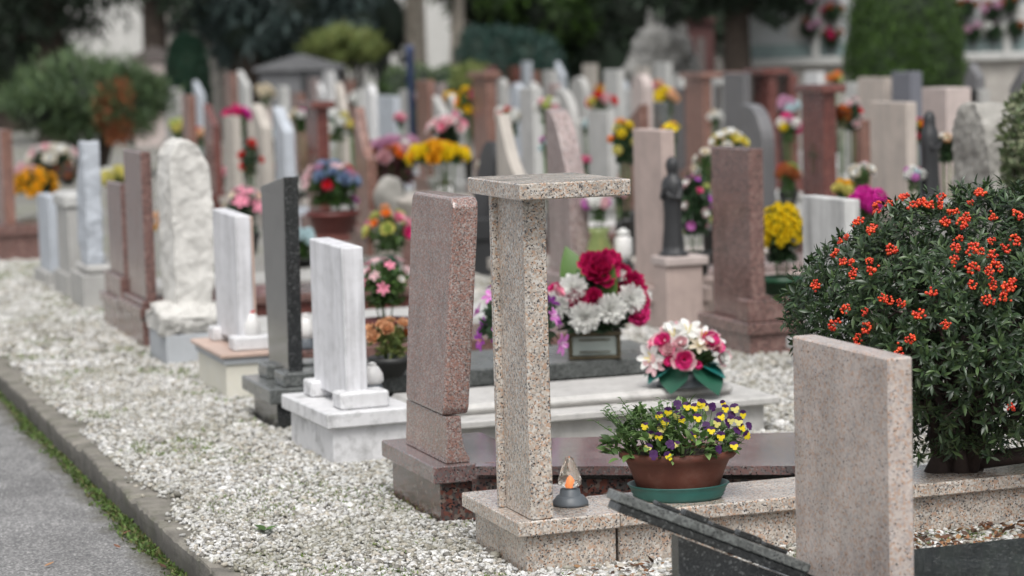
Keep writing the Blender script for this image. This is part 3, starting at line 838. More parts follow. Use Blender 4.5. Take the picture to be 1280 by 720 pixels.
def bloom(kind, col):
    key = (kind, col)
    if key in BLOOMS:
        return BLOOMS[key]
    rng = np.random.default_rng(abs(hash(kind)) % 1000 if False else sum(map(ord, kind)))
    V, Fs, MI, off = [], [], [], 0
    cols = col.split('+')

    def add(tpl, O, D, U, S, mi=0):
        nonlocal off
        v, f = scatter(tpl[0], tpl[1], O, D, U, S)
        V.append(v); Fs.append(f + off); MI.append(np.full(len(f), mi)); off += len(v)

    def ring(tpl, n, elev, L, z=0.0, r0=0.0, ph=0.0, jit=0.06, mi=0, W=1.0):
        a = ph + 2 * math.pi * np.arange(n) / n + rng.normal(0, jit, n)
        e = elev + rng.normal(0, jit, n)
        D = np.stack([np.cos(a) * np.cos(e), np.sin(a) * np.cos(e), np.sin(e)], 1)
        U = np.stack([-np.cos(a) * np.sin(e), -np.sin(a) * np.sin(e), np.cos(e)], 1)
        O = np.stack([np.cos(a) * r0, np.sin(a) * r0, np.full(n, z)], 1)
        Ls = L * rng.uniform(0.9, 1.08, n)
        add(tpl, O, D, U, np.stack([Ls, Ls * W, Ls], 1), mi)

    if kind == 'mum':
        tp = petal_tpl(0.24, 0.8, 0.25, 3, 0.6)
        for i, (n, e, L) in enumerate([(20, -0.1, 1.0), (20, 0.12, 1.0), (18, 0.35, 0.92), (15, 0.6, 0.8), (12, 0.9, 0.62), (8, 1.2, 0.5)]):
            ring(tp, n, e, L, 0.0, 0.0, i * 0.2, 0.08)
    elif kind == 'pom':
        tp = petal_tpl(0.42, 0.5, 0.3, 2, 0.7)
        for i, (n, e, L) in enumerate([(12, 0.0, 1.0), (11, 0.3, 0.95), (9, 0.65, 0.85), (6, 1.05, 0.7)]):
            ring(tp, n, e, L, 0, 0, i * 0.3, 0.1)
    elif kind == 'rose':
        tp = petal_tpl(1.0, 0.5, 0.35, 3, 0.8); tq = petal_tpl(1.05, 0.7, -0.1, 3, 0.85)
        last = len(cols) - 1
        ring(tp, 5, 0.25, 1.0, 0, 0.05, 0, 0.1, last); ring(tp, 5, 0.55, 0.95, 0, 0.05, 0.6, 0.1, 0)
        ring(tq, 5, 0.95, 0.85, 0, 0.12, 0.2, 0.1, 0); ring(tq, 4, 1.2, 0.8, 0, 0.1, 0.9, 0.1, 0); ring(tq, 3, 1.38, 0.8, 0, 0.04, 0.4, 0.1, 0)
    elif kind == 'carnation':
        tp = petal_tpl(0.75, 0.9, 0.45, 3, 0.8)
        for i, (n, e, L) in enumerate([(9, -0.1, 1.0), (10, 0.25, 1.0), (9, 0.55, 0.95), (8, 0.85, 0.9), (6, 1.15, 0.85), (3, 1.4, 0.8)]):
            ring(tp, n, e, L, 0, 0, i * 0.45, 0.2)
    elif kind == 'daisy':
        tp = petal_tpl(0.36, 0.4, 0.1, 3, 0.7)
        ring(tp, 13, 0.2, 1.0, 0, 0.08, 0, 0.05); ring(tp, 12, 0.38, 0.85, 0, 0.06, 0.25, 0.05)
        v = ICO1[0] * np.array([0.24, 0.24, 0.16]) + np.array([0, 0, 0.14])
        V.append(v); Fs.append(np.concatenate([ICO1[1], ICO1[1][:, 2:]], 1) + off); MI.append(np.full(20, len(cols) - 1)); off += len(v)
    elif kind == 'lily':
        tp = petal_tpl(0.5, 0.5, -0.4, 4, 0.55)
        ring(tp, 3, 0.75, 1.1, 0, 0.02, 0, 0.06); ring(tp, 3, 0.68, 1.1, 0, 0.02, math.pi / 3, 0.06)
        tq = petal_tpl(0.12, 0.2, -0.1, 2)
        ring(tq, 4, 1.25, 0.75, 0, 0, 0, 0.1, len(cols) - 1)
    elif kind == 'ball':
        n = 60
        i = np.arange(n) + 0.5
        ph = np.arccos(1 - 1.7 * i / n); th = math.pi * (1 + 5 ** 0.5) * i
        Nn = np.stack([np.cos(th) * np.sin(ph), np.sin(th) * np.sin(ph), np.cos(ph)], 1)
        tp = petal_tpl(0.9, 0.3, 0.2, 2, 0.8)
        for k in range(3):
            T = nrm(np.cross(Nn, rand_unit(n, rng)))
            add(tp, Nn * 0.78, nrm(T + Nn * 0.5), Nn, np.full(n, 0.36))
    elif kind == 'pansy':
        tp = petal_tpl(0.95, 0.1, -0.12, 4, 0.8)
        for a, L, mi in ((1.0, 1.08, 0), (2.14, 1.08, 0), (-0.12, 0.85, 1), (3.26, 0.85, 1), (-1.57, 1.0, 1)):
            D = np.array([[math.cos(a), math.sin(a), 0.12]]); add(tp, np.array([[0, 0, 0.03 * (mi)]]), D, np.array([[0, 0, 1.0]]), np.array([L]), mi)
        v = ICO1[0] * np.array([0.14, 0.14, 0.08]) + np.array([0, 0, 0.07])
        V.append(v); Fs.append(np.concatenate([ICO1[1], ICO1[1][:, 2:]], 1) + off); MI.append(np.full(20, 2)); off += len(v)
    me = npmesh('bloom', np.concatenate(V), np.concatenate(Fs), ['p_' + c for c in cols], np.concatenate(MI))
    BLOOMS[key] = me
    return me


FOL = {}


def foliage_mesh(kind, mat, seed=0):
    """unit dome of leaves, radius about 1 (z from -0.2 to 0.9)"""
    key = (kind, mat, seed)
    if key in FOL:
        return FOL[key]
    rng = np.random.default_rng(seed + 11)
    n = {'dense': 420, 'loose': 170, 'far': 130, 'mound': 700}[kind]
    Nn = rand_unit(n, rng); Nn[:, 2] = np.abs(Nn[:, 2]) * 1.1 - 0.25
    Nn = nrm(Nn)
    O = Nn * rng.uniform(0.15, 0.72, n)[:, None]
    D = nrm(Nn + rng.normal(0, 0.45, (n, 3)) + np.array([0, 0, 0.15]))
    tv, tf = leaf_tpl(0.42 if kind != 'mound' else 0.5, 0.1, -0.25, 4)
    S = rng.uniform(0.26, 0.5, n) * (0.62 if kind == 'mound' else 1)
    v, f = scatter(tv, tf, O, D, Nn + rng.normal(0, 0.3, (n, 3)), S)
    FOL[key] = npmesh('foliage', v, f, mat)
    return FOL[key]


def align_z(n, spin=0.0):
    return Vector(n).to_track_quat('Z', 'Y') @ Euler((0, 0, spin)).to_quaternion()


def bouquet(label, base, r, h, mix, vase=None, leaf='leaf', fol='dense', group='flowers on the graves', n=None, flat=0.75, name='bouquet', cat='bouquet', spread=0.9, airy=False, seed=0, gap=1.0, rx=1.0):
    """mix: [(kind, colours, count, size)], dome of blooms of radius r whose top is h above base"""
    rng = random.Random(int(base[0] * 977 + base[1] * 131) + seed)
    o = thing(name, label, cat, base, rng.uniform(0, 6.28) if rx == 1.0 else -TH, group)
    hz = r * flat
    cz = max(h - hz, 0.3 * r)
    vz = cz * 0.92 if vase else 0
    if vase:
        kind, m = vase[0], vase[1]
        vr = vase[2] if len(vase) > 2 else r * 0.5
        vh = vase[3] if len(vase) > 3 else max(0.05, min(cz * 0.95, 0.24))
        q = G()
        if kind == 'pot':
            q.lathe([(vr * 0.68, 0), (vr * 0.72, 0.004), (vr * 0.95, vh * 0.82), (vr * 1.06, vh * 0.83), (vr * 1.08, vh), (vr * 0.98, vh), (vr * 0.9, vh * 0.85), (0.001, vh * 0.84)], 22)
        elif kind == 'vase':
            q.lathe([(vr * 0.75, 0), (vr * 0.8, 0.01), (vr * 0.55, vh * 0.12), (vr * 0.95, vh * 0.5), (vr * 0.6, vh * 0.85), (vr * 0.85, vh), (vr * 0.75, vh), (0.001, vh * 0.9)], 20)
        elif kind == 'bowl':
            q.lathe([(vr * 0.5, 0), (vr * 0.55, 0.01), (vr * 0.95, vh * 0.7), (vr, vh), (vr * 0.92, vh), (0.001, vh * 0.85)], 22)
        q.build('pot' if kind == 'pot' else 'vase', m, o)
    if cz - (vh if vase else 0) > 0.06:
        q = G()
        for k in range(5):
            a = k * 1.3
            q.tube([(0.2 * r * math.cos(a), 0.2 * r * math.sin(a), (vh * 0.8 if vase else 0)), (0.45 * r * math.cos(a), 0.45 * r * math.sin(a), cz)], 0.004, 5)
        q.build('stem', 'stem', o)
    f = link('foliage', foliage_mesh(fol, leaf, rng.randrange(3)), None, o)
    f.location = (0, 0, cz); f.scale = (r * 1.02 * rx, r * 1.02, hz * 1.05)
    lo = cz - 0.55 * r
    base_z = (vh if vase else 0.0)
    k = 0
    while lo > base_z + 0.1 * r and k < 2 and not airy:
        f2 = link('foliage', foliage_mesh(fol, leaf, rng.randrange(3)), None, o)
        f2.location = (0, 0, lo); f2.scale = (r * 0.8 * rx, r * 0.8, r * 0.7)
        lo -= 0.6 * r; k += 1
    tot = sum(c for _, _, c, _ in mix)
    seq = []
    for kd, cl, c, s in mix:
        seq += [(kd, cl, s)] * c
    rng.shuffle(seq)
    ga = math.pi * (3 - 5 ** 0.5)
    for i, (kd, cl, s) in enumerate(seq):
        u = (i + 0.5) / tot
        ph = math.acos(1 - spread * 1.0 * u)
        th = i * ga + rng.uniform(-0.2, 0.2)
        d = Vector((math.cos(th) * math.sin(ph), math.sin(th) * math.sin(ph), math.cos(ph)))
        b = link('bloom', bloom(kd, cl), None, o)
        k = rng.uniform(0.86, 1.02)
        b.location = (d.x * r * k * rx, d.y * r * k, cz + d.z * hz * k)
        b.rotation_mode = 'QUATERNION'
        b.rotation_quaternion = align_z((d + Vector((rng.uniform(-.2, .2), rng.uniform(-.2, .2), 0.1))).normalized(), rng.uniform(0, 6))
        b.scale = (s * rng.uniform(0.85, 1.12),) * 3
    return o


def px_bouquet(label, g, x0, x1, yt, zs, mix, **kw):
    """bouquet between pixel columns x0..x1, top at row yt, standing at height zs on the row g"""
    xc = (x0 + x1) / 2
    t = t_at(g, xc)
    d = proj(g, t, 0.6)[2]
    r = (x1 - x0) / 2 / (F / d) * 0.95
    zt = z_at(g, t, yt)
    mix2 = [(k, c, n, s * r) for k, c, n, s in mix]
    return bouquet(label, (g, t, zs), r, max(zt - zs, 0.12), mix2, **kw)


# ================================================================== FRONT ROW
def front_row():
    grp = 'graves of the front row along the road'
    # ---- pale pink stele, nearest
    tn = 5.4
    g = g_at(tn, 1110, .8); tf = t_at(g, 990, .8); zt = z_at(g, tn, 448)
    o = thing('headstone', 'plain pale pink granite stele nearest the camera, hiding part of the berry bush', 'headstone', (g, tn, 0), 0, grp)
    q = G(); q.box(0, 0.07, 0, tf - tn, 0.135, zt, 0.005); q.build('stele', 'pinkstele', o)
    q = G(); q.box(-0.06, 0.18, -0.05, tf - tn + 0.05, 0.122, 0.134, 0.003); q.build('plinth', 'black', o)
    # ---- black grave in front
    o = thing('grave_slab', 'polished black granite cover at the very bottom, behind the pale pink stele', 'grave slab', (3.4, 5.66, 0), 0, grp)
    q = G(); q.box(-1.1, 1.1, -0.46, 0.46, 0.06, 0.12, 0.006); q.build('cover', 'blackpol', o)
    q = G(); q.box(-1.06, 1.06, -0.42, 0.42, -0.05, 0.059, 0.004); q.build('border', 'black', o)
    keep(2.28, 4.52, 5.18, 6.10)
    # slanted tablet on a dark block
    tt = 5.74
    gL = bis(lambda m: proj(m, tt, .44)[0] < 776, 1, 4); zL = z_at(gL, tt, 616)
    gR = bis(lambda m: proj(m, tt, .2)[0] < 1015, 1, 4); zR = z_at(gR, tt, 706)
    o = thing('memorial_tablet', 'slanted black granite tablet on a dark block beside the pale pink stele', 'memorial tablet', (gL, tt, 0), 0, grp)
    ang = math.atan2(zL - zR, gR - gL); ln = math.hypot(gR - gL, zL - zR)
    xf = Matrix.Translation((0, 0, zL)) @ Matrix.Rotation(ang, 4, 'Y')
    q = G(); q.box(0, ln, 0, 0.085, -0.026, 0, 0.003, xf=xf); q.build('tablet', 'greengrey', o)
    q = G(); q.box(0.012, ln, 0.004, 0.08, -0.05, -0.0265, 0.003, xf=xf); q.build('backing', 'black', o)
    q = G()
    for k in range(5):
        q.box(0.13 + k * 0.085, 0.205 + k * 0.085, 0.05, 0.08, 0.0005, 0.012 + 0.006 * (k % 2), 0.003, xf=xf)
    q.build('raised_moulding', 'black', o)
    gx = bis(lambda m: proj(m, tt, .3)[0] < 850, 1, 4) - gL
    zz = lambda x: zL - math.tan(ang) * x - 0.06
    pr = [(gx, 0.122), (gR - gL - 0.02, 0.122), (gR - gL - 0.02, zz(gR - gL - 0.02)), (gx, zz(gx))]
    q = G()
    q.quadset([(x, 0.012, z) for x, z in pr] + [(x, 0.06, z) for x, z in pr], [[0, 1, 2, 3], [7, 6, 5, 4], [0, 4, 5, 1], [1, 5, 6, 2], [2, 6, 7, 3], [3, 7, 4, 0]])
    q.build('block', 'black', o)

    # ---- tan granite pillar with cap
    o = thing('headstone', 'tan speckled granite pillar with flat square cap', 'headstone', (2.34, 6.8, 0), 0, grp)
    q = G(); q.box(0, 0.335, 0, 0.56, 0.117, 0.165, 0.004); q.build('plinth_top', 'tan', o)
    q = G(); q.box(0.035, 0.33, 0.03, 0.53, -0.05, 0.116, 0.004); q.build('plinth', 'tan', o)
    q = G(); q.box(0.045, 0.118, 0.006, 0.245, 0.166, 1.149, 0.003); q.build('pillar', 'tan', o)
    q = G(); q.box(0.026, 0.165, 0.246, 0.274, 0.166, 1.149, 0.003); q.build('flange', 'tan', o)
    q = G(); q.box(0.0, 0.355, -0.10, 0.40, 1.15, 1.20, 0.004); q.build('cap', 'tan', o)
    keep(2.36, 2.70, 6.82, 7.34)
    slab('long tan granite grave border with berry bush and pansy pot on it', 2.678, 4.9, 6.803, 7.12, 0.163, 'tan', group=grp, ov=0.035)
    keep(2.68, 4.92, 6.83, 7.12)

    # ---- red granite
    o = thing('headstone', 'rounded red granite stele left of the tan pillar', 'headstone', (2.4, 7.7, 0), 0, grp)
    prof = [(0.055, 0.21), (0.49, 0.21), (0.515, 0.22), (0.52, 0.24), (0.49, 0.29), (0.48, 0.35)]
    prof = []
    q = G(); q.box(-0.06, 0.32, -0.04, 0.60, 0.14, 0.2, 0.004); q.build('plinth_top', 'redtop', o)
    q = G(); q.box(-0.03, 0.30, -0.012, 0.57, -0.05, 0.139, 0.004); q.build('plinth', 'redside', o)
    # waisted foot
    bm = []
    yy = [0.0, 0.004, 0.022, 0.034, 0.042, 0.042]
    zz2 = [0.201, 0.222, 0.252, 0.30, 0.345, 0.36]
    pr = [(yy[i], zz2[i]) for i in range(6)]
    pr2 = [(0.53 - y * 0.6, z) for y, z in pr]
    q = G(); n = 6
    vs = []
    for y, z in pr:
        vs.append((0.008 + 0.25 * y * 0, y, z))
    outline = [(y, z) for y, z in pr][::-1] + pr2
    gp = [(-0.004, 0.201), (0.082, 0.201), (0.082, 0.216), (0.070, 0.235), (0.060, 0.27), (0.056, 0.31), (0.055, 0.36), (0.004, 0.36), (0.002, 0.28)]
    me = profile_mesh(gp, 0.48, 0.003)
    for v in me.vertices:
        x, y, z = v.co; v.co = (y, x, z)
    me.flip_normals(); me.update(); link('foot', me, 'red', o)
    body = [(0.012, 0.385), (0.03, 0.363), (0.5, 0.363), (0.515, 0.385), (0.525, 0.62), (0.53, 1.06)] + [(0.53 - 0.04 + 0.04 * math.cos(a), 1.065 + 0.04 * math.sin(a)) for a in (0.5, 1.0, 1.57)] + [(0.06, 1.105)] + [(0.035 - 0.045 * math.sin(a), 1.06 + 0.045 * math.cos(a)) for a in (0.3, 0.8, 1.3)] + [(-0.01, 1.0), (0.002, 0.6)]
    body = [(y * 0.9, z) for y, z in body]
    me = profile_mesh(body, 0.092, 0.012, x0=-0.004)
    for v in me.vertices:
        v.co.x += 0.07 * max(0, v.co.z - 0.363)
    link('stele', me, 'red', o)
    keep(2.36, 2.74, 7.7, 8.28)
    # sloping polished cover
    A = gt(594, 583, .2); B = gt(998, 582.5, .165); C = gt(960, 541, .165); D = gt(610, 549, .2)
    o = thing('grave_slab', 'polished red granite cover with wet sheen behind the pansy pot', 'grave slab', (A[0], A[1], 0), 0, grp)
    ex = 1.35
    P = [(A[0], A[1], .2), (A[0] + (B[0] - A[0]) * ex, A[1] + (B[1] - A[1]) * ex, .2 - .035 * ex), (D[0] + (C[0] - D[0]) * ex, D[1] + (C[1] - D[1]) * ex, .2 - .035 * ex), (D[0], D[1], .2)]
    P = [(a - A[0], b - A[1], c) for a, b, c in P]
    q = G(); lo = [(a, b, c - 0.03) for a, b, c in P]
    q.quadset(P + lo, [[0, 1, 2, 3], [7, 6, 5, 4], [0, 4, 5, 1], [1, 5, 6, 2], [2, 6, 7, 3], [3, 7, 4, 0]]); q.build('cover', 'redtop', o)
    q = G(); up = [(a + dx, b + dy, c - 0.05) for (a, b, c), dx, dy in zip(P, (0, -.04, -.04, 0), (.04, .04, -.03, -.03))]; lo = [(a, b, -0.05) for a, b, c in up]
    q.quadset(up + lo, [[0, 1, 2, 3], [7, 6, 5, 4], [0, 4, 5, 1], [1, 5, 6, 2], [2, 6, 7, 3], [3, 7, 4, 0]]); q.build('border', 'redside', o)
    keep(2.7, 4.0, 7.15, 8.1)

    # ---- white marble stele on two blocks
    def block_stone(label, g, t, zt, w, cap, mats, rz=0.0, th=0.09):
        o = thing('headstone', label, 'headstone', (g, t, 0), rz, grp)
        zc, ct = cap
        sm, bm_, cm, bs = mats
        q = G(); q.box(-0.03, 0.34, -0.11, w + 0.10, zc - ct, zc, 0.005); q.build('plinth_top', cm, o)
        q = G(); q.box(0.0, 0.31, -0.08, w + 0.07, -0.05, zc - ct - 0.001, 0.004); q.build('plinth', bs, o)
        for y in (-0.055, w - 0.09):
            q = G(); q.box(0.045, 0.045 + 0.20, y, y + 0.12, zc + 0.001, zc + 0.068, 0.008); q.build('block', bm_, o)
        me = profile_mesh([(0, zc + 0.035), (w, zc + 0.035), (w, zt), (0, zt - 0.01)], th, 0.006, x0=0.085)
        link('stele', me, sm, o)
        keep(g, g + .32, t - .08, t + w + .08)
        return o
    block_stone('streaked white marble stele on two blocks, left of the red granite stele', 2.34, 9.08, z_at(2.44, 9.1, 306), 0.44, (0.205, 0.06), ('marble', 'marbledirty', 'marbledirty', 'marbledirty'), 0.04)
    # ---- dark granite
    o = thing('headstone', 'dark grey polished granite stele between the two white marble steles', 'headstone', (2.36, 10.0, 0), 0, grp)
    q = G(); q.box(0.0, 0.3, 0.0, 0.44, -0.05, 0.11, 0.004); q.build('plinth', 'black', o)
    q = G(); q.box(-0.04, 0.33, -0.04, 0.50, 0.111, 0.175, 0.005); q.build('plinth_top', 'greengrey', o)
    for y in (-0.01, 0.30):
        q = G(); q.box(0.03, 0.30, y, y + 0.17, 0.176, 0.235, 0.005); q.build('block', 'greengrey', o)
    zt = z_at(2.43, 9.95, 222)
    me = profile_mesh([(0.06, 0.2), (0.42, 0.2), (0.46, zt - 0.06), (0.02, zt)], 0.065, 0.004, x0=0.07); s = link('stele', me, ['dkpol', 'black'], o)
    for p in s.data.polygons:
        p.material_index = 0 if p.normal.x < -0.7 else 1
    keep(2.34, 2.70, 9.98, 10.5)
    # ---- second marble
    o = block_stone('small white marble stele on a cream base with pink cap', 2.36, 11.08, z_at(2.46, 11.05, 268), 0.5, (0.215, 0.022), ('marble', 'marbledirty', 'pinkcap', 'cream'), 0, 0.075)
    q = G(); q.box(0.161, 0.175, 0.01, 0.49, 0.26, z_at(2.46, 11.05, 272), 0.003); q.build('backing', 'pinkcap', o)
    q = G(); q.box(-0.012, 0.322, -0.092, 0.58, 0.16, 0.192, 0.003); q.build('band', 'concrete', o)
    # ---- rough white rock
    t0 = t_at(2.42, 217); w = t_at(2.42, 200) - t0; th = g_at(t0, 268) - 2.42; zt = z_at(2.5, t0 + w / 2, 174)
    o = thing('headstone', 'rough white rock headstone with rounded top', 'headstone', (2.42, t0, 0), 0, grp)
    pr = [(0.0, 0.25), (th * 0.86, 0.25), (th * 1.0, 0.55), (th * 1.02, zt - 0.28), (th * 0.93, zt - 0.13), (th * 0.72, zt - 0.04), (th * 0.45, zt), (th * 0.2, zt - 0.02), (th * 0.04, zt - 0.08), (0.0, zt - 0.2)]
    me = rough_mesh(pr, w, 0.013, 3, 6, False)
    for v in me.vertices:
        x, y, z = v.co; v.co = (y, x, z)
    me.flip_normals(); me.update()
    s = link('stele', me, ['roughrock', 'rocksmooth'], o)
    for p in me.polygons:
        p.material_index = 1 if p.normal.x < -0.75 else 0
    me = rough_mesh([(-0.05, 0.15), (w + 0.06, 0.14), (w + 0.08, 0.24), (w * 0.6, 0.29), (0, 0.30), (-0.08, 0.24)], 0.36, 0.03, 5, 5)
    s = link('footstone', me, 'roughrock', o); s.location = (-0.09, 0, 0)
    q = G(); q.box(-0.07, 0.24, -0.06, w + 0.05, -0.05, 0.15, 0.005); q.build('plinth', 'concrete', o)
    keep(2.33, 2.7, t0 - .06, t0 + w + .06)
    # ---- two brown columns
    def column(label, xl, xf, xr, yt, zp, zs):
        g = 2.42
        t0 = t_at(g, xf); w = t_at(g, xl) - t0; th = g_at(t0, xr) - g
        zt = z_at(g, t0, yt)
        o = thing('headstone', label, 'headstone', (g, t0, 0), 0, grp)
        q = G(); q.box(0, th, 0, w, zs, zt, 0.006); s = q.build('stele', 'brown', o)
        q = G(); q.box(-0.03, th + 0.06, -0.03, w + 0.03, zp + .001, zs - .001, 0.005); q.build('plinth_top', 'brownstep', o)
        q = G(); q.box(-0.055, th + 0.14, -0.09, w + 0.08, zp * 0.72, zp, 0.005); q.build('plinth_step', 'brownstep', o)
        q = G(); q.box(-0.04, th + 0.12, -0.07, w + 0.06, -0.05, zp * 0.72 - .001, 0.005); q.build('plinth', 'brownstep', o)
        keep(g - .03, g + th + .12, t0 - .07, t0 + w + .06)
    column('taller brown granite column, immediately left of the rough white rock', 158, 180, 193, 190, 0.22, 0.25)
    column('shorter brown granite column, second left of the rough white rock', 135, 153, 163, 230, 0.2, 0.33)
    # ---- blue grey thin stele
    t0 = t_at(2.45, 108); w = 0.4; zt = z_at(2.45, t0, 178)
    o = thing('headstone', 'tall thin blue grey stele with wavy edge, left of the brown columns', 'headstone', (2.45, t0, 0), 0, grp)
    pr = [(0.02, 0.28), (w * 0.8, 0.28), (w, 0.45), (w * 0.85, 0.8), (w * 0.6, 0.95), (w * 0.5, zt), (0, zt), (0.0, 0.6)]
    link('stele', rough_mesh(pr, 0.10, 0.01, 9, 5), 'bluegrey', o)
    q = G(); q.box(-0.05, 0.24, -0.06, w + 0.08, -0.05, 0.22, 0.005); q.build('plinth', 'grey', o)
    q = G(); q.box(-0.02, 0.2, -0.03, w + 0.05, 0.221, 0.28, 0.02); q.build('plinth_top', 'grey', o)
    keep(2.42, 2.7, t0 - .05, t0 + w + .07)
    # ---- low grey monument
    t0 = t_at(2.45, 84); w = 0.5; zt = z_at(2.45, t0, 243)
    o = thing('headstone', 'low weathered grey monument with a moulded cap', 'headstone', (2.45, t0, 0), 0, grp)
    q = G(); q.box(0, 0.2, 0, w, 0.16, zt - 0.1, 0.006); q.build('stele', 'grey', o)
    q = G(); q.box(-0.02, 0.23, -0.02, w + 0.02, zt - 0.099, zt, 0.02); q.build('cap', 'palegrey', o)
    q = G(); q.box(-0.03, 0.24, -0.04, w + 0.04, -0.05, 0.159, 0.005); q.build('plinth', 'grey', o)
    t0 = t_at(2.45, 60); zt = z_at(2.45, t0, 246)
    o = thing('headstone', 'short slate grey stele left of the low capped monument', 'headstone', (2.45, t0, 0), 0, grp)
    q = G(); q.box(0, 0.09, 0, 0.55, 0.1, zt, 0.006); q.build('stele', 'bluegrey', o)
    q = G(); q.box(-0.04, 0.2, -0.04, 0.6, -0.05, 0.099, 0.005); q.build('plinth', 'grey', o)
    # ---- leftmost
    t0 = t_at(2.45, 4); zt = z_at(2.45, t0, 163)
    o = thing('headstone', 'brown stele on a dark plinth at the left edge', 'headstone', (2.45, t0, 0), 0, grp)
    q = G(); q.box(0, 0.09, 0, 0.5, 0.29, zt, 0.006); q.build('stele', 'rustcol', o)
    q = G(); q.box(-0.1, 0.32, -0.06, 0.6, 0.2, 0.289, 0.005); q.build('plinth_top', 'brownstep', o)
    q = G(); q.box(-0.08, 0.3, -0.04, 0.58, -0.05, 0.199, 0.005); q.build('plinth', 'brownstep', o)

    # ---- covers behind the front row
    slab('weathered grey marble cover with a second step under the pink rose bowl', 2.70, 4.20, 8.86, 9.50, 0.15, 'marblegrey', 'marblegrey', 0.03, 0.05, grp, step=0.045)
    keep(2.7, 4.2, 8.9, 9.5)
    slab('dark grey granite cover under the crimson and white bouquet', 2.69, 4.22, 9.92, 10.55, 0.205, 'greengrey', 'black', 0.075, 0.03, grp)
    keep(2.7, 4.2, 9.92, 10.55)
    slab('brown granite cover behind the cream based white stele', 2.71, 4.2, 11.0, 11.65, 0.20, 'brownstep', 'brownstep', 0.06, 0.03, grp)
    slab('pale grey stone cover behind the rough white rock', 2.74, 4.2, 12.1, 12.8, 0.18, 'palegrey', 'grey', 0.05, 0.03, grp)
    slab('red brown cover with pale rim behind the taller brown column', 2.7, 4.2, 13.3, 13.95, 0.24, 'brownstep', 'redbrown', 0.05, 0.03, grp)
    slab('grey stone cover behind the shorter brown column', 2.7, 4.2, 14.6, 15.2, 0.2, 'grey', 'grey', 0.05, 0.03, grp)
    for a in ((2.7, 4.2, 11.0, 11.65), (2.74, 4.2, 12.1, 12.8), (2.7, 4.2, 13.3, 13.95), (2.7, 4.2, 14.6, 15.2)):
        keep(*a)


M['dkpol'] = granite('dark_polished_granite', [(5, (0.10, 0.10, 0.096)), (4, (0.15, 0.148, 0.14)), (2, (0.06, 0.06, 0.058))], 150, 0.14, 0.04)
front_row()

# ================================================================== THINGS ON THE FRONT GRAVES
def lantern_glass():
    g, t = gt(713, 631, .165)
    o = thing('grave_candle', 'electric grave light with cone shaped ribbed glass and orange glow beside the tan pillar', 'grave light', (g, t, 0.166), 0)
    q = G(); q.lathe([(0.058, 0), (0.057, 0.009), (0.045, 0.026), (0.042, 0.029), (0.034, 0.031), (0.031, 0.05), (0.024, 0.052), (0.02, 0.0555)], 32); q.build('base', 'greyplastic', o)
    q = G()
    wob = lambda a, z: 1 + 0.07 * math.sin(a * 8) * math.cos(z * 190)
    q.lathe([(0.024, 0.056), (0.029, 0.06), (0.035, 0.066), (0.037, 0.073), (0.036, 0.081), (0.034, 0.09), (0.031, 0.10), (0.0275, 0.11), (0.024, 0.12), (0.019, 0.131), (0.015, 0.141), (0.011, 0.15), (0.001, 0.155)], 48, wob=wob); q.build('glass_shade', 'glass', o)
    q = G(); q.lathe([(0.005, 0.0575), (0.009, 0.066), (0.0095, 0.076), (0.006, 0.086), (0.001, 0.092)], 14); q.build('bulb', 'flame', o)


lantern_glass()


def small_lamp(label, x, yb, zs, r, h, mats, name='grave_candle', g=None):
    gg, t = gt(x, yb, zs)
    o = thing(name, label, 'grave light', (gg, t, zs + 0.001), 0)
    q = G(); q.lathe([(r * 1.0, 0), (r * 1.05, h * 0.06), (r * 0.8, h * 0.22), (r * 0.75, h * 0.3)], 20); q.build('base', mats[0], o)
    q = G(); q.lathe([(r * 0.7, h * 0.3), (r * 0.95, h * 0.42), (r * 0.9, h * 0.62), (r * 0.55, h * 0.85), (r * 0.3, h * 0.9)], 20, wob=lambda a, z: 1 + 0.05 * math.sin(a * 8)); q.build('glass_shade', mats[1], o)
    q = G(); q.lathe([(r * 0.35, h * 0.9), (r * 0.4, h * 0.94), (r * 0.15, h), (0.001, h)], 16); q.build('lid', mats[2], o)


small_lamp('white grave candle with red top on the cream based marble grave', 316, 436, 0.216, 0.045, 0.19, ('whitepot', 'frost', 'redwax'))
small_lamp('frosted cut glass grave light behind the white marble stele', 466, 492, 0.206, 0.05, 0.13, ('greyplastic', 'frost', 'frost'))
small_lamp('white glass grave light behind the dark granite stele', 383, 436, 0.2, 0.045, 0.17, ('greyplastic', 'frost', 'frost'))


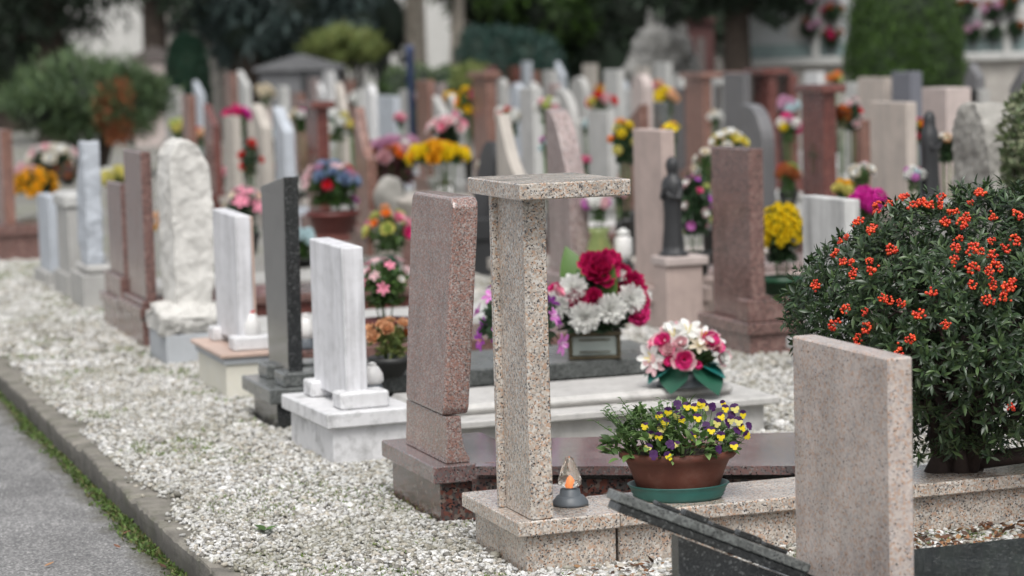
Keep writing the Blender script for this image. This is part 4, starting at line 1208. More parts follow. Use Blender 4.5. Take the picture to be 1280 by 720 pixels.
def pansies():
    g, t = 2.935, 6.955
    s = thing('saucer', 'green plastic saucer under the terracotta pansy pot', 'saucer', (g, t, 0.164), -TH)
    wob = lambda a, z: 1 + 0.004 * math.sin(z * 900)
    q = G(); q.lathe([(0.135, 0), (0.14, 0.004), (0.146, 0.012), (0.145, 0.016), (0.151, 0.024), (0.15, 0.028), (0.158, 0.042), (0.163, 0.048), (0.155, 0.048), (0.13, 0.006), (0.001, 0.005)], 48, sy=0.72); q.build('dish', 'greenplastic', s)
    o = thing('flower_pot', 'oval terracotta pot of yellow and purple pansies in front of the berry bush', 'flower pot', (g, t, 0.169), -TH)
    q = G(); q.lathe([(0.118, 0), (0.122, 0.004), (0.15, 0.085), (0.165, 0.118), (0.178, 0.124), (0.187, 0.133), (0.186, 0.146), (0.176, 0.15), (0.168, 0.146), (0.16, 0.125), (0.001, 0.122)], 48, sy=0.72); q.build('pot', 'terracotta', o)
    q = G(); q.lathe([(0.163, 0.126), (0.12, 0.14), (0.001, 0.145)], 32, sy=0.72); q.build('soil', 'soil', o)
    rng = np.random.default_rng(5)
    # leaves
    n = 620
    a = rng.uniform(0, 2 * math.pi, n); rr = np.sqrt(rng.random(n))
    ph = rng.uniform(0, 1, n)
    X = np.cos(a) * rr * 0.21 - 0.015; Y = np.sin(a) * rr * 0.15
    top = 0.155 + 0.125 * (1 - (rr ** 2) * 0.75) + 0.02 * np.sin(X * 40)
    Z = 0.135 + (top - 0.135) * (1 - (1 - ph) ** 1.6)
    out = nrm(np.stack([X, Y, np.full(n, 0.12)], 1) + rng.normal(0, 0.06, (n, 3)))
    D = nrm(out + rng.normal(0, 0.35, (n, 3)))
    tv, tf = leaf_tpl(0.5, 0.12, -0.3, 4, 0, 0.45)
    v1, f1 = scatter(tv, tf, np.stack([X, Y, Z], 1), D, np.array([0, 0, 1.0]) + rng.normal(0, 0.4, (n, 3)), rng.uniform(0.022, 0.045, n))
    # upright leafy sprig on the left
    V, Fs, off = [v1], [f1], len(v1)
    q = G()
    for k in range(46):
        px_, py_ = rng.uniform(-0.15, 0.02), rng.uniform(-0.09, 0.09)
        hx, hh = px_ * 1.45 - 0.02 + rng.normal(0, 0.02), rng.uniform(0.08, 0.175)
        P0, P1 = Vector((px_, py_, 0.14)), Vector((hx, py_ * 1.3, 0.14 + hh))
        mid = (P0 + P1) / 2 + Vector((0, 0, 0.02))
        q.tube([P0, mid, P1], [0.0022, 0.0018, 0.001], 5)
        m = 11
        u = np.linspace(0.3, 1.0, m)
        O = np.stack([np.interp(u, [0, .5, 1], [P0[i], mid[i], P1[i]]) for i in range(3)], 1)
        aa = np.arange(m) * 2.4 + rng.uniform(0, 6)
        DD = np.stack([np.cos(aa), np.sin(aa), np.full(m, 0.5)], 1)
        v, f = scatter(tv * np.array([1, .75, 1]), tf, O, DD, np.tile([0, 0, 1.0], (m, 1)), rng.uniform(0.016, 0.034, m))
        V.append(v); Fs.append(f + off); off += len(v)
    link('foliage', npmesh('foliage', np.concatenate(V), np.concatenate(Fs), 'pansyleaf'), None, o)
    # flowers face the viewer side and up
    spots = [(0.03, 0.295), (0.075, 0.30), (0.11, 0.29), (-0.005, 0.27), (-0.03, 0.28), (0.15, 0.285), (0.17, 0.262), (0.19, 0.245), (0.135, 0.262), (0.06, 0.262), (0.085, 0.238), (-0.055, 0.235), (-0.045, 0.252), (-0.065, 0.21), (-0.03, 0.188), (-0.012, 0.188),
             (0.13, 0.205), (0.17, 0.175), (0.12, 0.168), (-0.1, 0.178), (0.2, 0.225), (0.215, 0.2), (0.225, 0.225), (-0.09, 0.215), (-0.105, 0.24), (0.01, 0.255), (0.155, 0.24), (0.18, 0.285), (0.10, 0.225), (-0.04, 0.158), (0.185, 0.215), (0.165, 0.25), (-0.06, 0.27), (0.055, 0.29),
             (0.0, 0.30), (0.12, 0.245), (0.205, 0.265), (0.145, 0.298), (-0.085, 0.16), (0.09, 0.29), (0.04, 0.21)]
    q2 = q
    for i, (x, z) in enumerate(spots):
        rx_ = min(1, abs(x - 0.02) / 0.22)
        y = -0.145 * math.sqrt(max(0, 1 - rx_ ** 2)) * (1 - max(0, (z - 0.16)) / 0.17) - rng.uniform(0.005, 0.03)
        kind = [('pansy', 'purple+yellow+orange'), ('pansy', 'purple+yellow+orange'), ('pansy', 'purple+purple+gold'), ('pansy', 'purple+lemon+orange')][i % 4]
        b = link('pansy_flower', bloom(*kind), None, o)
        b.location = (x, y, z)
        d = Vector((x * 1.6 + rng.normal(0, 0.2), -0.8 + rng.normal(0, 0.15), 0.35 + rng.normal(0, 0.2))).normalized()
        # keep purple petals up
        zax = d; yax = (Vector((rng.normal(0, 0.25), 0, 1)) - zax * zax.z).normalized(); xax = yax.cross(zax)
        b.rotation_mode = 'QUATERNION'; b.rotation_quaternion = Matrix((xax, yax, zax)).transposed().to_quaternion()
        b.scale = (rng.uniform(0.0125, 0.0165),) * 3
        q.tube([(x * 0.8, y * 0.5, 0.15), (x, y + 0.008, z - 0.004)], 0.0012, 4)
    q.build('stem', 'stem', o)


pansies()


def crimson():
    g, t = gt(743, 447, .206)
    o = thing('bouquet', 'crimson carnations and white chrysanthemums in a bronze and glass box vase', 'bouquet', (g, t, 0.206), -TH, 'flowers on the graves')
    q = G()
    for z0, z1, e in ((0, 0.016, 0.0), (0.105, 0.125, 0.004)):
        q.box(-0.117 - e, 0.117 + e, -0.072 - e, 0.072 + e, z0, z1, 0.004)
    for sx in (-1, 1):
        for sy in (-1, 1):
            q.box(sx * 0.108 - 0.009, sx * 0.108 + 0.009, sy * 0.063 - 0.009, sy * 0.063 + 0.009, 0.0165, 0.1045, 0.003)
    q.box(-0.07, 0.07, -0.074, -0.069, 0.032, 0.038, 0.001); q.box(-0.07, 0.07, -0.074, -0.069, 0.086, 0.092, 0.001)
    v = q.build('vase', 'bronze', o)
    q = G(); q.box(-0.1, 0.1, -0.058, 0.058, 0.017, 0.104, 0.003); q.build('glass_pane', 'boxglass', v)
    f = link('foliage', foliage_mesh('dense', 'dkleaf', 1), None, o); f.location = (0.0, 0, 0.2); f.scale = (0.2, 0.16, 0.2)
    f2 = link('foliage', foliage_mesh('loose', 'dkleaf', 2), None, o); f2.location = (0.0, 0, 0.15); f2.scale = (0.2, 0.15, 0.1)
    # large leaves
    tv, tf = leaf_tpl(0.62, 0.15, -0.2, 6, 0, 0.4)
    O = np.array([[-0.06, 0.0, 0.22], [-0.05, 0.05, 0.26], [0.05, -0.07, 0.26]]); D = np.array([[-0.6, 0.1, 0.22], [-0.18, 0.1, 0.85], [0.14, -0.3, 0.8]])
    UU = np.array([[0, -.8, .6], [.3, -1, 0], [-.3, -1, .3]]); SS = np.array([.21, .25, .17])
    for k in range(3):
        v, fc = scatter(tv, tf, O[k:k + 1], D[k:k + 1], UU[k:k + 1], SS[k:k + 1])
        link('large_leaf', npmesh('large_leaf', v, fc, 'leaf'), None, o)
    for x, y, z, k, c, s in [(0.03, -0.06, 0.385, 'carnation', 'crimson', 0.085), (0.16, -0.03, 0.31, 'carnation', 'crimson', 0.075), (0.07, 0.0, 0.42, 'carnation', 'crimson', 0.065), (-0.005, -0.04, 0.42, 'carnation', 'crimson', 0.06), (0.12, 0, 0.36, 'carnation', 'crimson', 0.06), (0.20, -0.05, 0.25, 'carnation', 'crimson', 0.05),
                             (-0.075, -0.1, 0.275, 'carnation', 'crimson', 0.05), (0.0, -0.12, 0.285, 'carnation', 'crimson', 0.042), (-0.16, -0.04, 0.30, 'carnation', 'hotpink', 0.045), (0.19, -0.08, 0.2, 'carnation', 'hotpink', 0.055),
                             (-0.165, -0.09, 0.25, 'mum', 'white', 0.072), (-0.09, -0.1, 0.325, 'mum', 'white', 0.07), (-0.045, -0.15, 0.2, 'mum', 'white', 0.075), (0.07, -0.15, 0.235, 'mum', 'white', 0.072), (0.165, -0.11, 0.275, 'mum', 'white', 0.068), (0.215, -0.03, 0.27, 'mum', 'white', 0.05), (-0.19, 0, 0.26, 'mum', 'white', 0.06), (0.12, -0.05, 0.37, 'mum', 'white', 0.035)]:
        b = link('bloom', bloom(k, c), None, o); b.location = (x, y, z)
        b.rotation_mode = 'QUATERNION'; b.rotation_quaternion = align_z(Vector((x * 2, -0.75 + y, 0.3 + (z - 0.28) * 3)).normalized(), x * 50)
        b.scale = (s,) * 3


crimson()


def rosebowl():
    g, t = gt(856, 482, .196)
    o = thing('bouquet', 'pink and white silk roses with teal leaves in a grey bowl on the marble cover', 'bouquet', (g, t, 0.197), -TH, 'flowers on the graves')
    o.scale = (0.87, 0.87, 0.82)
    q = G(); q.lathe([(0.13, 0), (0.135, 0.01), (0.11, 0.05), (0.085, 0.065), (0.001, 0.06)], 26, sy=0.8); q.build('vase', 'greyplastic', o)
    tv, tf = leaf_tpl(1.05, 0.15, -0.35, 7, 0, 0.5)
    A = np.array([-2.75, -2.1, -0.75, -0.35, 0.1, 1.5, 2.5, 3.2]); n = len(A)
    O = np.stack([np.cos(A) * 0.06, np.sin(A) * 0.06, np.full(n, 0.11)], 1)
    D = np.stack([np.cos(A), np.sin(A), np.array([-.25, -.75, -.5, -.15, .1, .1, 0, -.1])], 1)
    v, f = scatter(tv, tf, O, D, np.tile([0, 0, 1.0], (n, 1)), np.array([.15, .15, .19, .15, .14, .14, .15, .14]))
    link('leaf', npmesh('leaf', v, f, 'tealleaf'), None, o)
    f = link('foliage', foliage_mesh('dense', 'leaf', 0), None, o); f.location = (0, 0, 0.13); f.scale = (0.15, 0.12, 0.13)
    for x, y, z, k, c, s in [(-0.01, -0.13, 0.145, 'rose', 'hotpink+palepink', 0.062), (-0.1, -0.06, 0.225, 'rose', 'hotpink+palepink', 0.055), (0.11, -0.05, 0.22, 'rose', 'hotpink+palepink', 0.06), (0.145, -0.06, 0.195, 'rose', 'pink+hotpink', 0.04), (-0.155, -0.06, 0.15, 'lily', 'white+yellow', 0.065), (-0.14, -0.08, 0.115, 'lily', 'palepink+white', 0.05),
                             (-0.05, -0.04, 0.255, 'lily', 'white+yellow', 0.06), (0.02, -0.03, 0.27, 'lily', 'white+yellow', 0.065), (0.08, -0.06, 0.25, 'lily', 'white+yellow', 0.055), (-0.02, -0.09, 0.22, 'rose', 'palepink+white', 0.045), (0.17, -0.04, 0.14, 'rose', 'white+palepink', 0.045), (0.05, -0.12, 0.12, 'rose', 'hotpink+crimson', 0.025), (-0.075, -0.12, 0.14, 'rose', 'hotpink+crimson', 0.03),
                             (-0.08, -0.1, 0.19, 'rose', 'palepink+pink', 0.04), (0.06, -0.09, 0.21, 'lily', 'cream+yellow', 0.045), (0.0, 0.05, 0.27, 'rose', 'white+palepink', 0.05), (-0.06, 0.02, 0.27, 'rose', 'white+palepink', 0.05), (0.13, 0.03, 0.2, 'lily', 'white+yellow', 0.06), (-0.12, 0.04, 0.2, 'rose', 'pink+palepink', 0.05)]:
        b = link('bloom', bloom(k, c), None, o); b.location = (x, y, z)
        b.rotation_mode = 'QUATERNION'; b.rotation_quaternion = align_z(Vector((x * 3, -0.6 + y * 2, 0.2 + (z - 0.15) * 5)).normalized(), x * 40)
        b.scale = (s,) * 3


rosebowl()


def bq(label, x0, x1, yt, yb, zs, mix, **kw):
    """bouquet between columns x0..x1 and rows yt..yb, its foot at height zs"""
    xc = (x0 + x1) / 2
    g, t = gt(xc, yb, zs)
    d = proj(g, t, zs)[2]
    r = (x1 - x0) / 2 / (F / d) * 0.92
    h = (yb - yt) / (F / d)
    return bouquet(label, (g, t, zs), r, h, [(k, c, n, s * r) for k, c, n, s in mix], **kw)


bq('tall violet orchids and pink blooms behind the tan pillar', 590, 712, 335, 474, 0.206, [('lily', 'orchid+white', 9, .22), ('lily', 'violet+yellow', 9, .2), ('rose', 'pink+palepink', 4, .2)], leaf='dkleaf', fol='mound', vase=('pot', 'blackpot', .08, .1), flat=1.35, spread=1.3)
bq('dried tan flowers in a dark hexagonal pot on the dark granite cover', 458, 520, 402, 470, 0.206, [('carnation', 'peach', 7, .32), ('pom', 'cream', 4, .25), ('carnation', 'rust', 1, .2)], vase=('bowl', 'blackpot', .1, .085), leaf='olive', fol='loose', flat=0.8)
bq('pink and white cyclamen with fresh green leaves, left of the red granite stele', 444, 522, 322, 424, 0.2, [('lily', 'palepink+white', 9, .2), ('lily', 'pink+palepink', 6, .2), ('rose', 'white+cream', 5, .15)], leaf='leaf', fol='mound', vase=('pot', 'redpot', .12, .1), flat=1.0, spread=1.1)
bq('upright pink, orange and lime roses in a dark green vase, left of the red stele', 458, 518, 262, 352, 0.2, [('rose', 'pink+palepink', 3, .36), ('rose', 'hotpink+pink', 2, .36), ('rose', 'orange+peach', 3, .28), ('rose', 'lime+lemon', 6, .33)], leaf='leaf', fol='loose', vase=('vase', 'dkgreenplastic', .07, .16), flat=1.2, spread=1.0)
bq('pink lilies with blue and red blooms in a dark red pot', 380, 454, 204, 292, 0.22, [('lily', 'palepink+white', 6, .3), ('carnation', 'blue', 8, .26), ('rose', 'red+crimson', 3, .26), ('carnation', 'mauve', 4, .22)], leaf='leaf', fol='dense', vase=('pot', 'redpot', .2, .17), flat=.85)
bq('pale blue hydrangea over bright green leaves, beside the dark granite stele', 362, 396, 288, 334, 0.2, [('ball', 'iceblue', 6, .45), ('ball', 'white', 2, .35)], leaf='leaf', fol='dense', flat=.9, vase=('pot', 'blackpot', .08, .06))
bq('soft pink lilies behind the small white marble stele', 282, 334, 234, 318, 0.2, [('lily', 'pink+white', 4, .42), ('lily', 'palepink+yellow', 3, .4), ('daisy', 'cream+yellow', 3, .25)], leaf='dkleaf', fol='loose', vase=('pot', 'blackpot', .1, .15), flat=1.1)
bq('scattered red poppies on dark stems', 300, 330, 176, 262, 0.2, [('carnation', 'red', 5, .4)], leaf='dkleaf', fol='loose', flat=1.7, spread=1.5)

# ================================================================== BERRY BUSH
def berry_bush():
    rng = np.random.default_rng(21)
    g, t = 3.95, 6.96
    o = thing('berry_bush', 'dark green bush with orange berry clusters at the right edge', 'bush', (g, t, 0.163), -TH)
    # local x = camera right, y = away
    C = np.array([0.045, 0.06, 0.475]); RAD = np.array([0.585, 0.46, 0.46])

    def lump(Nn):
        return np.array([1 + 0.13 * mnoise.noise(Vector(v * 2.1) + Vector((4, 1, 2))) + 0.09 * mnoise.noise(Vector(v * 5.3)) for v in Nn])
    q = G()
    stems = []
    for k in range(15):
        a = rng.uniform(0, 6.28); e = rng.uniform(0.2, 1.2)
        end = C + RAD * 0.72 * np.array([math.cos(a) * math.cos(e), math.sin(a) * math.cos(e), math.sin(e) * 1.1 - 0.25])
        b0 = np.array([rng.uniform(-0.05, 0.06), rng.uniform(-0.03, 0.04), 0.0])
        m1 = b0 + (end - b0) * 0.35 + np.array([rng.normal(0, .03), rng.normal(0, .03), 0.06])
        m2 = b0 + (end - b0) * 0.7 + np.array([rng.normal(0, .03), rng.normal(0, .03), 0.04])
        q.tube([b0, m1, m2, end], [0.019, 0.012, 0.008, 0.003], 7)
        for s in range(6):
            u = rng.uniform(0.4, 0.95); p = b0 + (end - b0) * u
            e2 = p + rand_unit(1, rng)[0] * rng.uniform(0.12, 0.25)
            q.tube([p, (p + e2) / 2 + np.array([0, 0, .015]), e2], [0.005, 0.004, 0.002], 5)
    q.tube([(0.03, 0, 0.03), (0.2, -0.02, 0.05), (0.42, 0.02, 0.065), (0.62, 0.05, 0.09)], [0.03, 0.028, 0.022, 0.012], 8)
    q.tube([(-0.07, 0.0, -0.01), (-0.06, 0, 0.05), (-0.07, 0.02, 0.12), (-0.02, 0.0, 0.25), (0.03, 0.03, 0.45)], [0.05, 0.034, 0.03, 0.024, 0.012], 9)
    q.tube([(0.05, 0.02, -0.01), (0.03, 0.03, 0.07), (0.06, 0.02, 0.14), (0.1, 0.04, 0.3)], [0.038, 0.026, 0.022, 0.014], 9)
    q.tube([(0.0, -0.02, -0.01), (0.0, -0.03, 0.06), (-0.05, -0.05, 0.2), (-0.12, -0.06, 0.34)], [0.036, 0.024, 0.018, 0.01], 9)
    q.build('branch', 'twig', o)
    # shoots: rosettes of narrow leaves
    n = 4000
    Nn = rand_unit(n, rng)
    keepm = (Nn[:, 2] > -0.95)
    Nn = Nn[keepm]; n = len(Nn)
    lf = lump(Nn)
    rr = np.where(rng.random(n) < 0.72, rng.uniform(0.86, 1.02, n), rng.uniform(0.4, 0.86, n)) * lf
    # thinner underneath, open on the lower right
    low = (Nn[:, 2] < -0.25)
    sel = ~(low & (rng.random(n) < 0.35))
    Nn, rr = Nn[sel], rr[sel]; n = len(Nn)
    P = C + Nn * rr[:, None] * RAD
    sel = P[:, 2] > 0.07
    P, Nn = P[sel], Nn[sel]; n = len(P)
    A = nrm(Nn * RAD[::-1] * 0 + Nn + np.array([0, 0, 0.28]) + rng.normal(0, 0.28, (n, 3)))
    tv, tf = leaf_tpl(0.28, 0.07, -0.28, 4, 0, 0.52)
    V, Fs, off = [], [], 0
    per = 10
    for k in range(per):
        ang = k * 2.4 + rng.uniform(0, 6.28, n)
        t1 = nrm(np.cross(A, np.array([0.31, 0.7, 0.2]))); t2 = np.cross(A, t1)
        side = t1 * np.cos(ang)[:, None] + t2 * np.sin(ang)[:, None]
        sp = 0.35 + 0.75 * (1 - k / per)
        D = nrm(A * (1.1 - sp * 0.75) + side * sp)
        O = P - A * (0.032 * (1 - k / per))[..., None] if False else P - A * (0.034 * (1 - k / per))
        S = rng.uniform(0.022, 0.043, n)
        v, f = scatter(tv, tf, O, D, A + rng.normal(0, 0.15, (n, 3)), S)
        V.append(v); Fs.append(f + off); off += len(v)
    link('foliage', npmesh('foliage', np.concatenate(V), np.concatenate(Fs), 'bushleaf'), None, o)
    # berry clusters
    vars_ = []
    for s in range(8):
        m = rng.integers(13, 26)
        Q = rng.normal(0, 1, (m, 3)); Q = nrm(Q) * (rng.random(m) ** 0.4)[:, None] * np.array([0.019, 0.019, 0.011])
        V, Fs, off = [], [], 0
        for p in Q:
            r = rng.uniform(0.0034, 0.0046)
            V.append(ICO2[0] * r + p); Fs.append(ICO2[1] + off); off += len(ICO2[0])
        vars_.append(npmesh('berry_cluster', np.concatenate(V), np.concatenate(Fs), 'berry'))
    # where clusters show in the photograph (relative to the crown)
    pix = [(1103, 243), (1130, 252), (1083, 252), (1098, 262), (1178, 252), (1162, 262), (1225, 246), (1213, 258), (1240, 275), (1192, 270), (1182, 283), (1271, 274), (1208, 276), (1075, 283), (1092, 291), (1053, 305), (1062, 300), (1047, 320), (1057, 331), (1090, 330), (1116, 316), (1068, 332),
           (1150, 258), (1140, 262), (1198, 303), (1195, 313), (1215, 315), (1226, 318), (1238, 305), (1240, 322), (1268, 305), (1256, 314), (1193, 330), (1215, 338), (1236, 345), (1215, 358), (1240, 360), (1257, 362), (1245, 337), (1165, 368), (1255, 375), (1263, 358), (1235, 378), (1113, 378), (1128, 382), (1105, 375), (1060, 388), (1083, 392), (1094, 340), (1023, 360), (1047, 407), (1085, 412), (1140, 425), (1182, 408), (1075, 425), (1263, 508), (1125, 438), (1150, 395), (1070, 345), (1203, 285), (1175, 262)]
    M0 = Matrix.Rotation(TH, 4, 'Z') @ Matrix.Translation((-g, -t, -0.163))
    for i, (x, y) in enumerate(pix):
        d = ray(x, y)
        cw = Vector((0, 0, CAMH))
        a = M0 @ cw; b = (M0 @ (cw + d)) - a
        # nearest point of the lumpy ellipsoid along the ray
        best = None
        for k in range(160):
            s = 6.9 + k * 0.01
            p = np.array(a + b * s)
            v = (p - C) / RAD
            L = np.linalg.norm(v)
            if L < lump([v / L])[0] * 1.0:
                best = p; nv = v / L; break
        if best is None:
            s = min((np.linalg.norm((np.array(a + b * (6.9 + k * .01)) - C) / RAD), 6.9 + k * .01) for k in range(160))[1]
            best = np.array(a + b * s); v = (best - C) / RAD; nv = v / np.linalg.norm(v); best = C + nv * RAD * lump([nv])[0] * 1.0
        c = link('berry_cluster', vars_[i % 8], None, o)
        c.location = best + nv * 0.012 + np.array([0, 0, 0.004])
        c.rotation_mode = 'QUATERNION'; c.rotation_quaternion = align_z(Vector(nv), i * 1.7)
        c.scale = (rng.uniform(0.8, 1.3),) * 3


berry_bush()
small = None

# ================================================================== ROWS BEHIND
R1, R2, R3, R4 = 5.15, 7.9, 10.6, 13.4
SLABDONE = []


def cover(label, g, t, w, z, mat, bmat=None, length=1.75, back=0.16):
    slab(label, g + back + 0.12, g + back + length, t - 0.12, t + w + 0.12, z, mat, bmat, 0.05, 0.03)


S = px_stone
# row 1
o = S('plain pink limestone stele beside a dark saint statue', R1 + 0.05, 793, 829, 836, 163, 'flat', 'pinkstone', zp=0.23)
t = t_at(R1 + .05, 829)
gs_ = R1 + .07
ts = t_at(gs_, 840)
b = thing('pedestal', 'pink stone block carrying the dark saint statue', 'pedestal', (gs_, ts, 0))
q = G(); q.box(-0.09, 0.13, -0.12, 0.06, -0.05, 0.37, 0.006); q.build('block', 'pinkstone', b)
q = G(); q.box(-0.10, 0.16, -0.14, 0.085, 0.371, 0.42, 0.006); q.build('top_slab', 'pinkpale', b)
cover('pink stone cover with stepped edge behind the saint statue', R1 + 0.25, t, 0.45, 0.22, 'pinkstone')


def statue(label, g, t, z, h, mat, face=0.0, mary=False):
    o = thing('statue', label, 'statue', (g, t, z), face, 'statues')
    q = G()
    k = h
    prof = [(0.13, 0.0), (0.135, 0.015), (0.125, 0.03), (0.105, 0.035), (0.10, 0.10), (0.088, 0.25), (0.08, 0.42), (0.088, 0.55), (0.098, 0.66), (0.10, 0.72), (0.085, 0.775), (0.05, 0.81), (0.042, 0.83), (0.05, 0.86), (0.058, 0.90), (0.056, 0.94), (0.04, 0.98), (0.015, 1.0), (0.001, 1.003)]
    if mary:
        prof = [(0.13, 0.0), (0.13, 0.02), (0.115, 0.05), (0.11, 0.2), (0.10, 0.45), (0.105, 0.6), (0.11, 0.7), (0.095, 0.78), (0.075, 0.83), (0.07, 0.88), (0.07, 0.93), (0.05, 0.98), (0.02, 1.0), (0.001, 1.003)]
    wob = lambda a, zz: 1 + 0.035 * math.sin(a * 7 + zz * 3) * (1 if zz < 0.7 * k else 0.2)
    q.lathe([(r * k * 1.2, zz * k) for r, zz in prof], 28, sy=0.78, wob=wob)
    # forearms folded to the chest, clasped hands
    for s in (-1, 1):
        q.tube([(s * 0.095 * k, 0, 0.70 * k), (s * 0.105 * k, -0.03 * k, 0.58 * k), (s * 0.05 * k, -0.095 * k, 0.60 * k), (s * 0.008 * k, -0.125 * k, 0.66 * k)], [0.03 * k, 0.032 * k, 0.024 * k, 0.013 * k], 8)
    q.tube([(0, -0.12 * k, 0.645 * k), (0, -0.14 * k, 0.69 * k), (0, -0.145 * k, 0.725 * k)], [0.018 * k, 0.016 * k, 0.006 * k], 8)
    q.tube([(0, -0.045 * k, 0.90 * k), (0, -0.066 * k, 0.885 * k)], [0.012 * k, 0.006 * k], 6)
    q.build('figure', mat, o)


statue('slim dark bronze saint statue on a pink stone block', gs_, ts - .015, 0.421, z_at(gs_, ts, 196) - 0.42, 'blackstone', R(-60))
S('speckled brown granite headstone on two blocks and a wide plinth', R1, 890, 938, 950, 186, 'flat', 'brown', 'brown', zp=0.17)
t = t_at(R1, 938)
b = thing('flower_trough', 'low brown granite block at the foot of the speckled brown headstone', 'stone block', (R1 - 0.05, t - .06, 0.17))
q = G(); q.box(0.0, 0.24, 0.0, 0.14, 0.001, 0.115, 0.005); q.build('block', 'brown', b)
q = G(); q.box(0.05, 0.15, 0.04, 0.1, 0.1152, 0.13, 0.003); q.build('socket', 'brownstep', b)
cover('brown granite cover right of the speckled brown headstone', R1, t, 0.5, 0.16, 'brown', 'brown')
S('streaky white grey stele half hidden by the berry bush', R1, 1003, 1057, 1066, 250, 'flat', 'greystreak', zp=0.15)
o = S('pink headstone with sweeping convex side', R1, 684, 713, 736, 138, 'bow', 'mauve', th=0.12)
cover('mauve stone cover right of the sweeping pink headstone', R1, t_at(R1, 713), .4, .2, 'mauve')
S('beige headstone with curved concave top, left of the grey square column', R1, 622, 648, 658, 144, 'curve', 'beige')
S('brown rust column with square shoulders in the middle rows', R2, 522, 537, 543, 100, 'flat', 'rustcol')
S('pale silver grey stele left of the rust column', R2, 473, 494, 501, 120, 'flat', 'bluegrey')
S('slim brown stele with sloping pale pink edge', R1, 444, 460, 467, 135, 'curve', 'rustcol')
S('silver blue stele with slanted white top', R1, 344, 357, 368, 134, 'slant', 'bluegrey', th=.1)
S('tan stele with slanted white top, behind the small white marble stele', R1, 318, 330, 341, 130, 'slant', 'beige', th=.1)
S('tan grey stele right of the dark red stele', R1, 281, 293, 301, 146, 'flat', 'beige')
S('dark red stele with pale top behind the rough rock headstone', R1, 256, 268, 276, 130, 'slant', 'redbrown')
S('brown stele with pink top beside the tall silver stele', R1, 229, 238, 244, 119, 'flat', 'rustcol')


def captable(label, g, xl, xf, xr, yt, mat, cl, cr, th=None, pair=False):
    t = t_at(g, xf); w = max(0.14, t_at(g, xl) - t)
    w = min(w, .8)
    th = th or max(0.1, g_at(t, xr) - g)
    zt = z_at(g, t, yt)
    o = thing('headstone', label, 'headstone', (g, t, 0), 0, 'headstones of the graveyard')
    q = G(); q.box(0, th, 0, w, 0.2, zt - 0.062, 0.006); q.build('stele', mat, o)
    if pair:
        q = G(); q.box(th + 0.14, th + 0.14 + 0.1, 0.02, w * 0.8, 0.2, zt - 0.062, 0.006); q.build('second_pillar', mat, o)
    c0 = g_at(t + w + .05, cl) - g; c1 = g_at(t, cr) - g
    q = G(); q.box(min(c0, -.02), max(c1, th + .05), -0.05, w + 0.05, zt - 0.06, zt, 0.008); q.build('cap', mat, o)
    q = G(); q.box(-0.06, th + 0.25, -0.08, w + 0.08, -0.05, 0.199, 0.006); q.build('plinth', mat, o)


captable('dark red capped column left of a pink lily bouquet', R1, 384, 399, 412, 127, 'redbrown', 374, 416)
captable('dark red capped column with a faint golden cross, right of centre', R2, 1003, 1031, 1042, 106, 'redbrown', 994, 1056)
captable('broad rust red table shaped headstone with wide overhanging cap', R3, 857, 880, 891, 91, 'rustcol', 850, 928)
captable('brown red capped headstone between the grey slab and the golden cross column', R3, 942, 962, 972, 86, 'redbrown', 930, 988, None, True)
captable('rust brown capped column beside the yellow flower basket', R2, 592, 610, 622, 90, 'rustcol', 586, 627)
# row 2
S('dark grey headstone with rounded shoulder and pale edge', R2, 928, 954, 970, 131, 'shoulder', 'dkgrey', 'dkgrey')
cover('grey stone cover right of the dark rounded headstone', R2, t_at(R2, 954), .4, .2, 'grey')
S('broad pinkish grey headstone with dark vertical stripes', R2, 1088, 1134, 1140, 128, 'flat', 'striped')
t0 = t_at(R1 + 1.1, 1226)
o = headstone('jagged rough grey rock headstone beside the variegated shrub', R1 + 1.1, t_at(R1 + 1.1, 1238), t_at(R1 + 1.1, 1190) - t_at(R1 + 1.1, 1238), 0.18, z_at(R1 + 1.1, t_at(R1 + 1.1, 1238), 129), 'rough', 'greyrock', amp=0.02)
S('flat light grey stele right of the sweeping pink headstone', R2, 735, 761, 767, 139, 'flat', 'palegrey')
S('grey stele with long rounded shoulder in the middle rows', R2, 695, 716, 726, 111, 'shoulder', 'grey')
S('square pale grey column left of the sweeping pink headstone', R2 - 1.2, 652, 668, 681, 110, 'flat', 'palegrey')
S('brown headstone with steep pale slanted top', R2, 779, 803, 812, 130, 'slant2', 'rustcol')
S('pale curved tan stele left of the silver stele', R2, 420, 430, 436, 103, 'bow', 'beige')
S('grey slanted stele left of the rust capped column', R2, 542, 556, 563, 120, 'slant', 'grey')
S('pale slanted stele against the rust capped column', R2, 562, 578, 585, 118, 'slant', 'palegrey')
S('white rounded stele behind the slim brown stele', R2, 456, 466, 471, 106, 'arch', 'white')
S('tall silver stele before the cone topiary', R2, 243, 252, 258, 101, 'slant', 'bluegrey')
S('thin grey stele in front of the cone topiary, left of the tall silver one', R2, 214, 224, 230, 110, 'flat', 'grey')
S('dark brown stele in the far left rows', R2, 283, 292, 298, 91, 'flat', 'rustcol')
S('pale stele with slanted top in the far left rows', R2, 299, 309, 316, 88, 'slant', 'palegrey')
S('light grey stele above the silver blue one', R2, 348, 356, 363, 108, 'flat', 'palegrey')
S('mauve stele behind the grey shoulder stele', R2, 686, 694, 699, 104, 'flat', 'mauve')
S('pale pink headstone with arched top in the far rows', R3 - 0.3, 790, 806, 818, 93, 'arch', 'pinkpale')
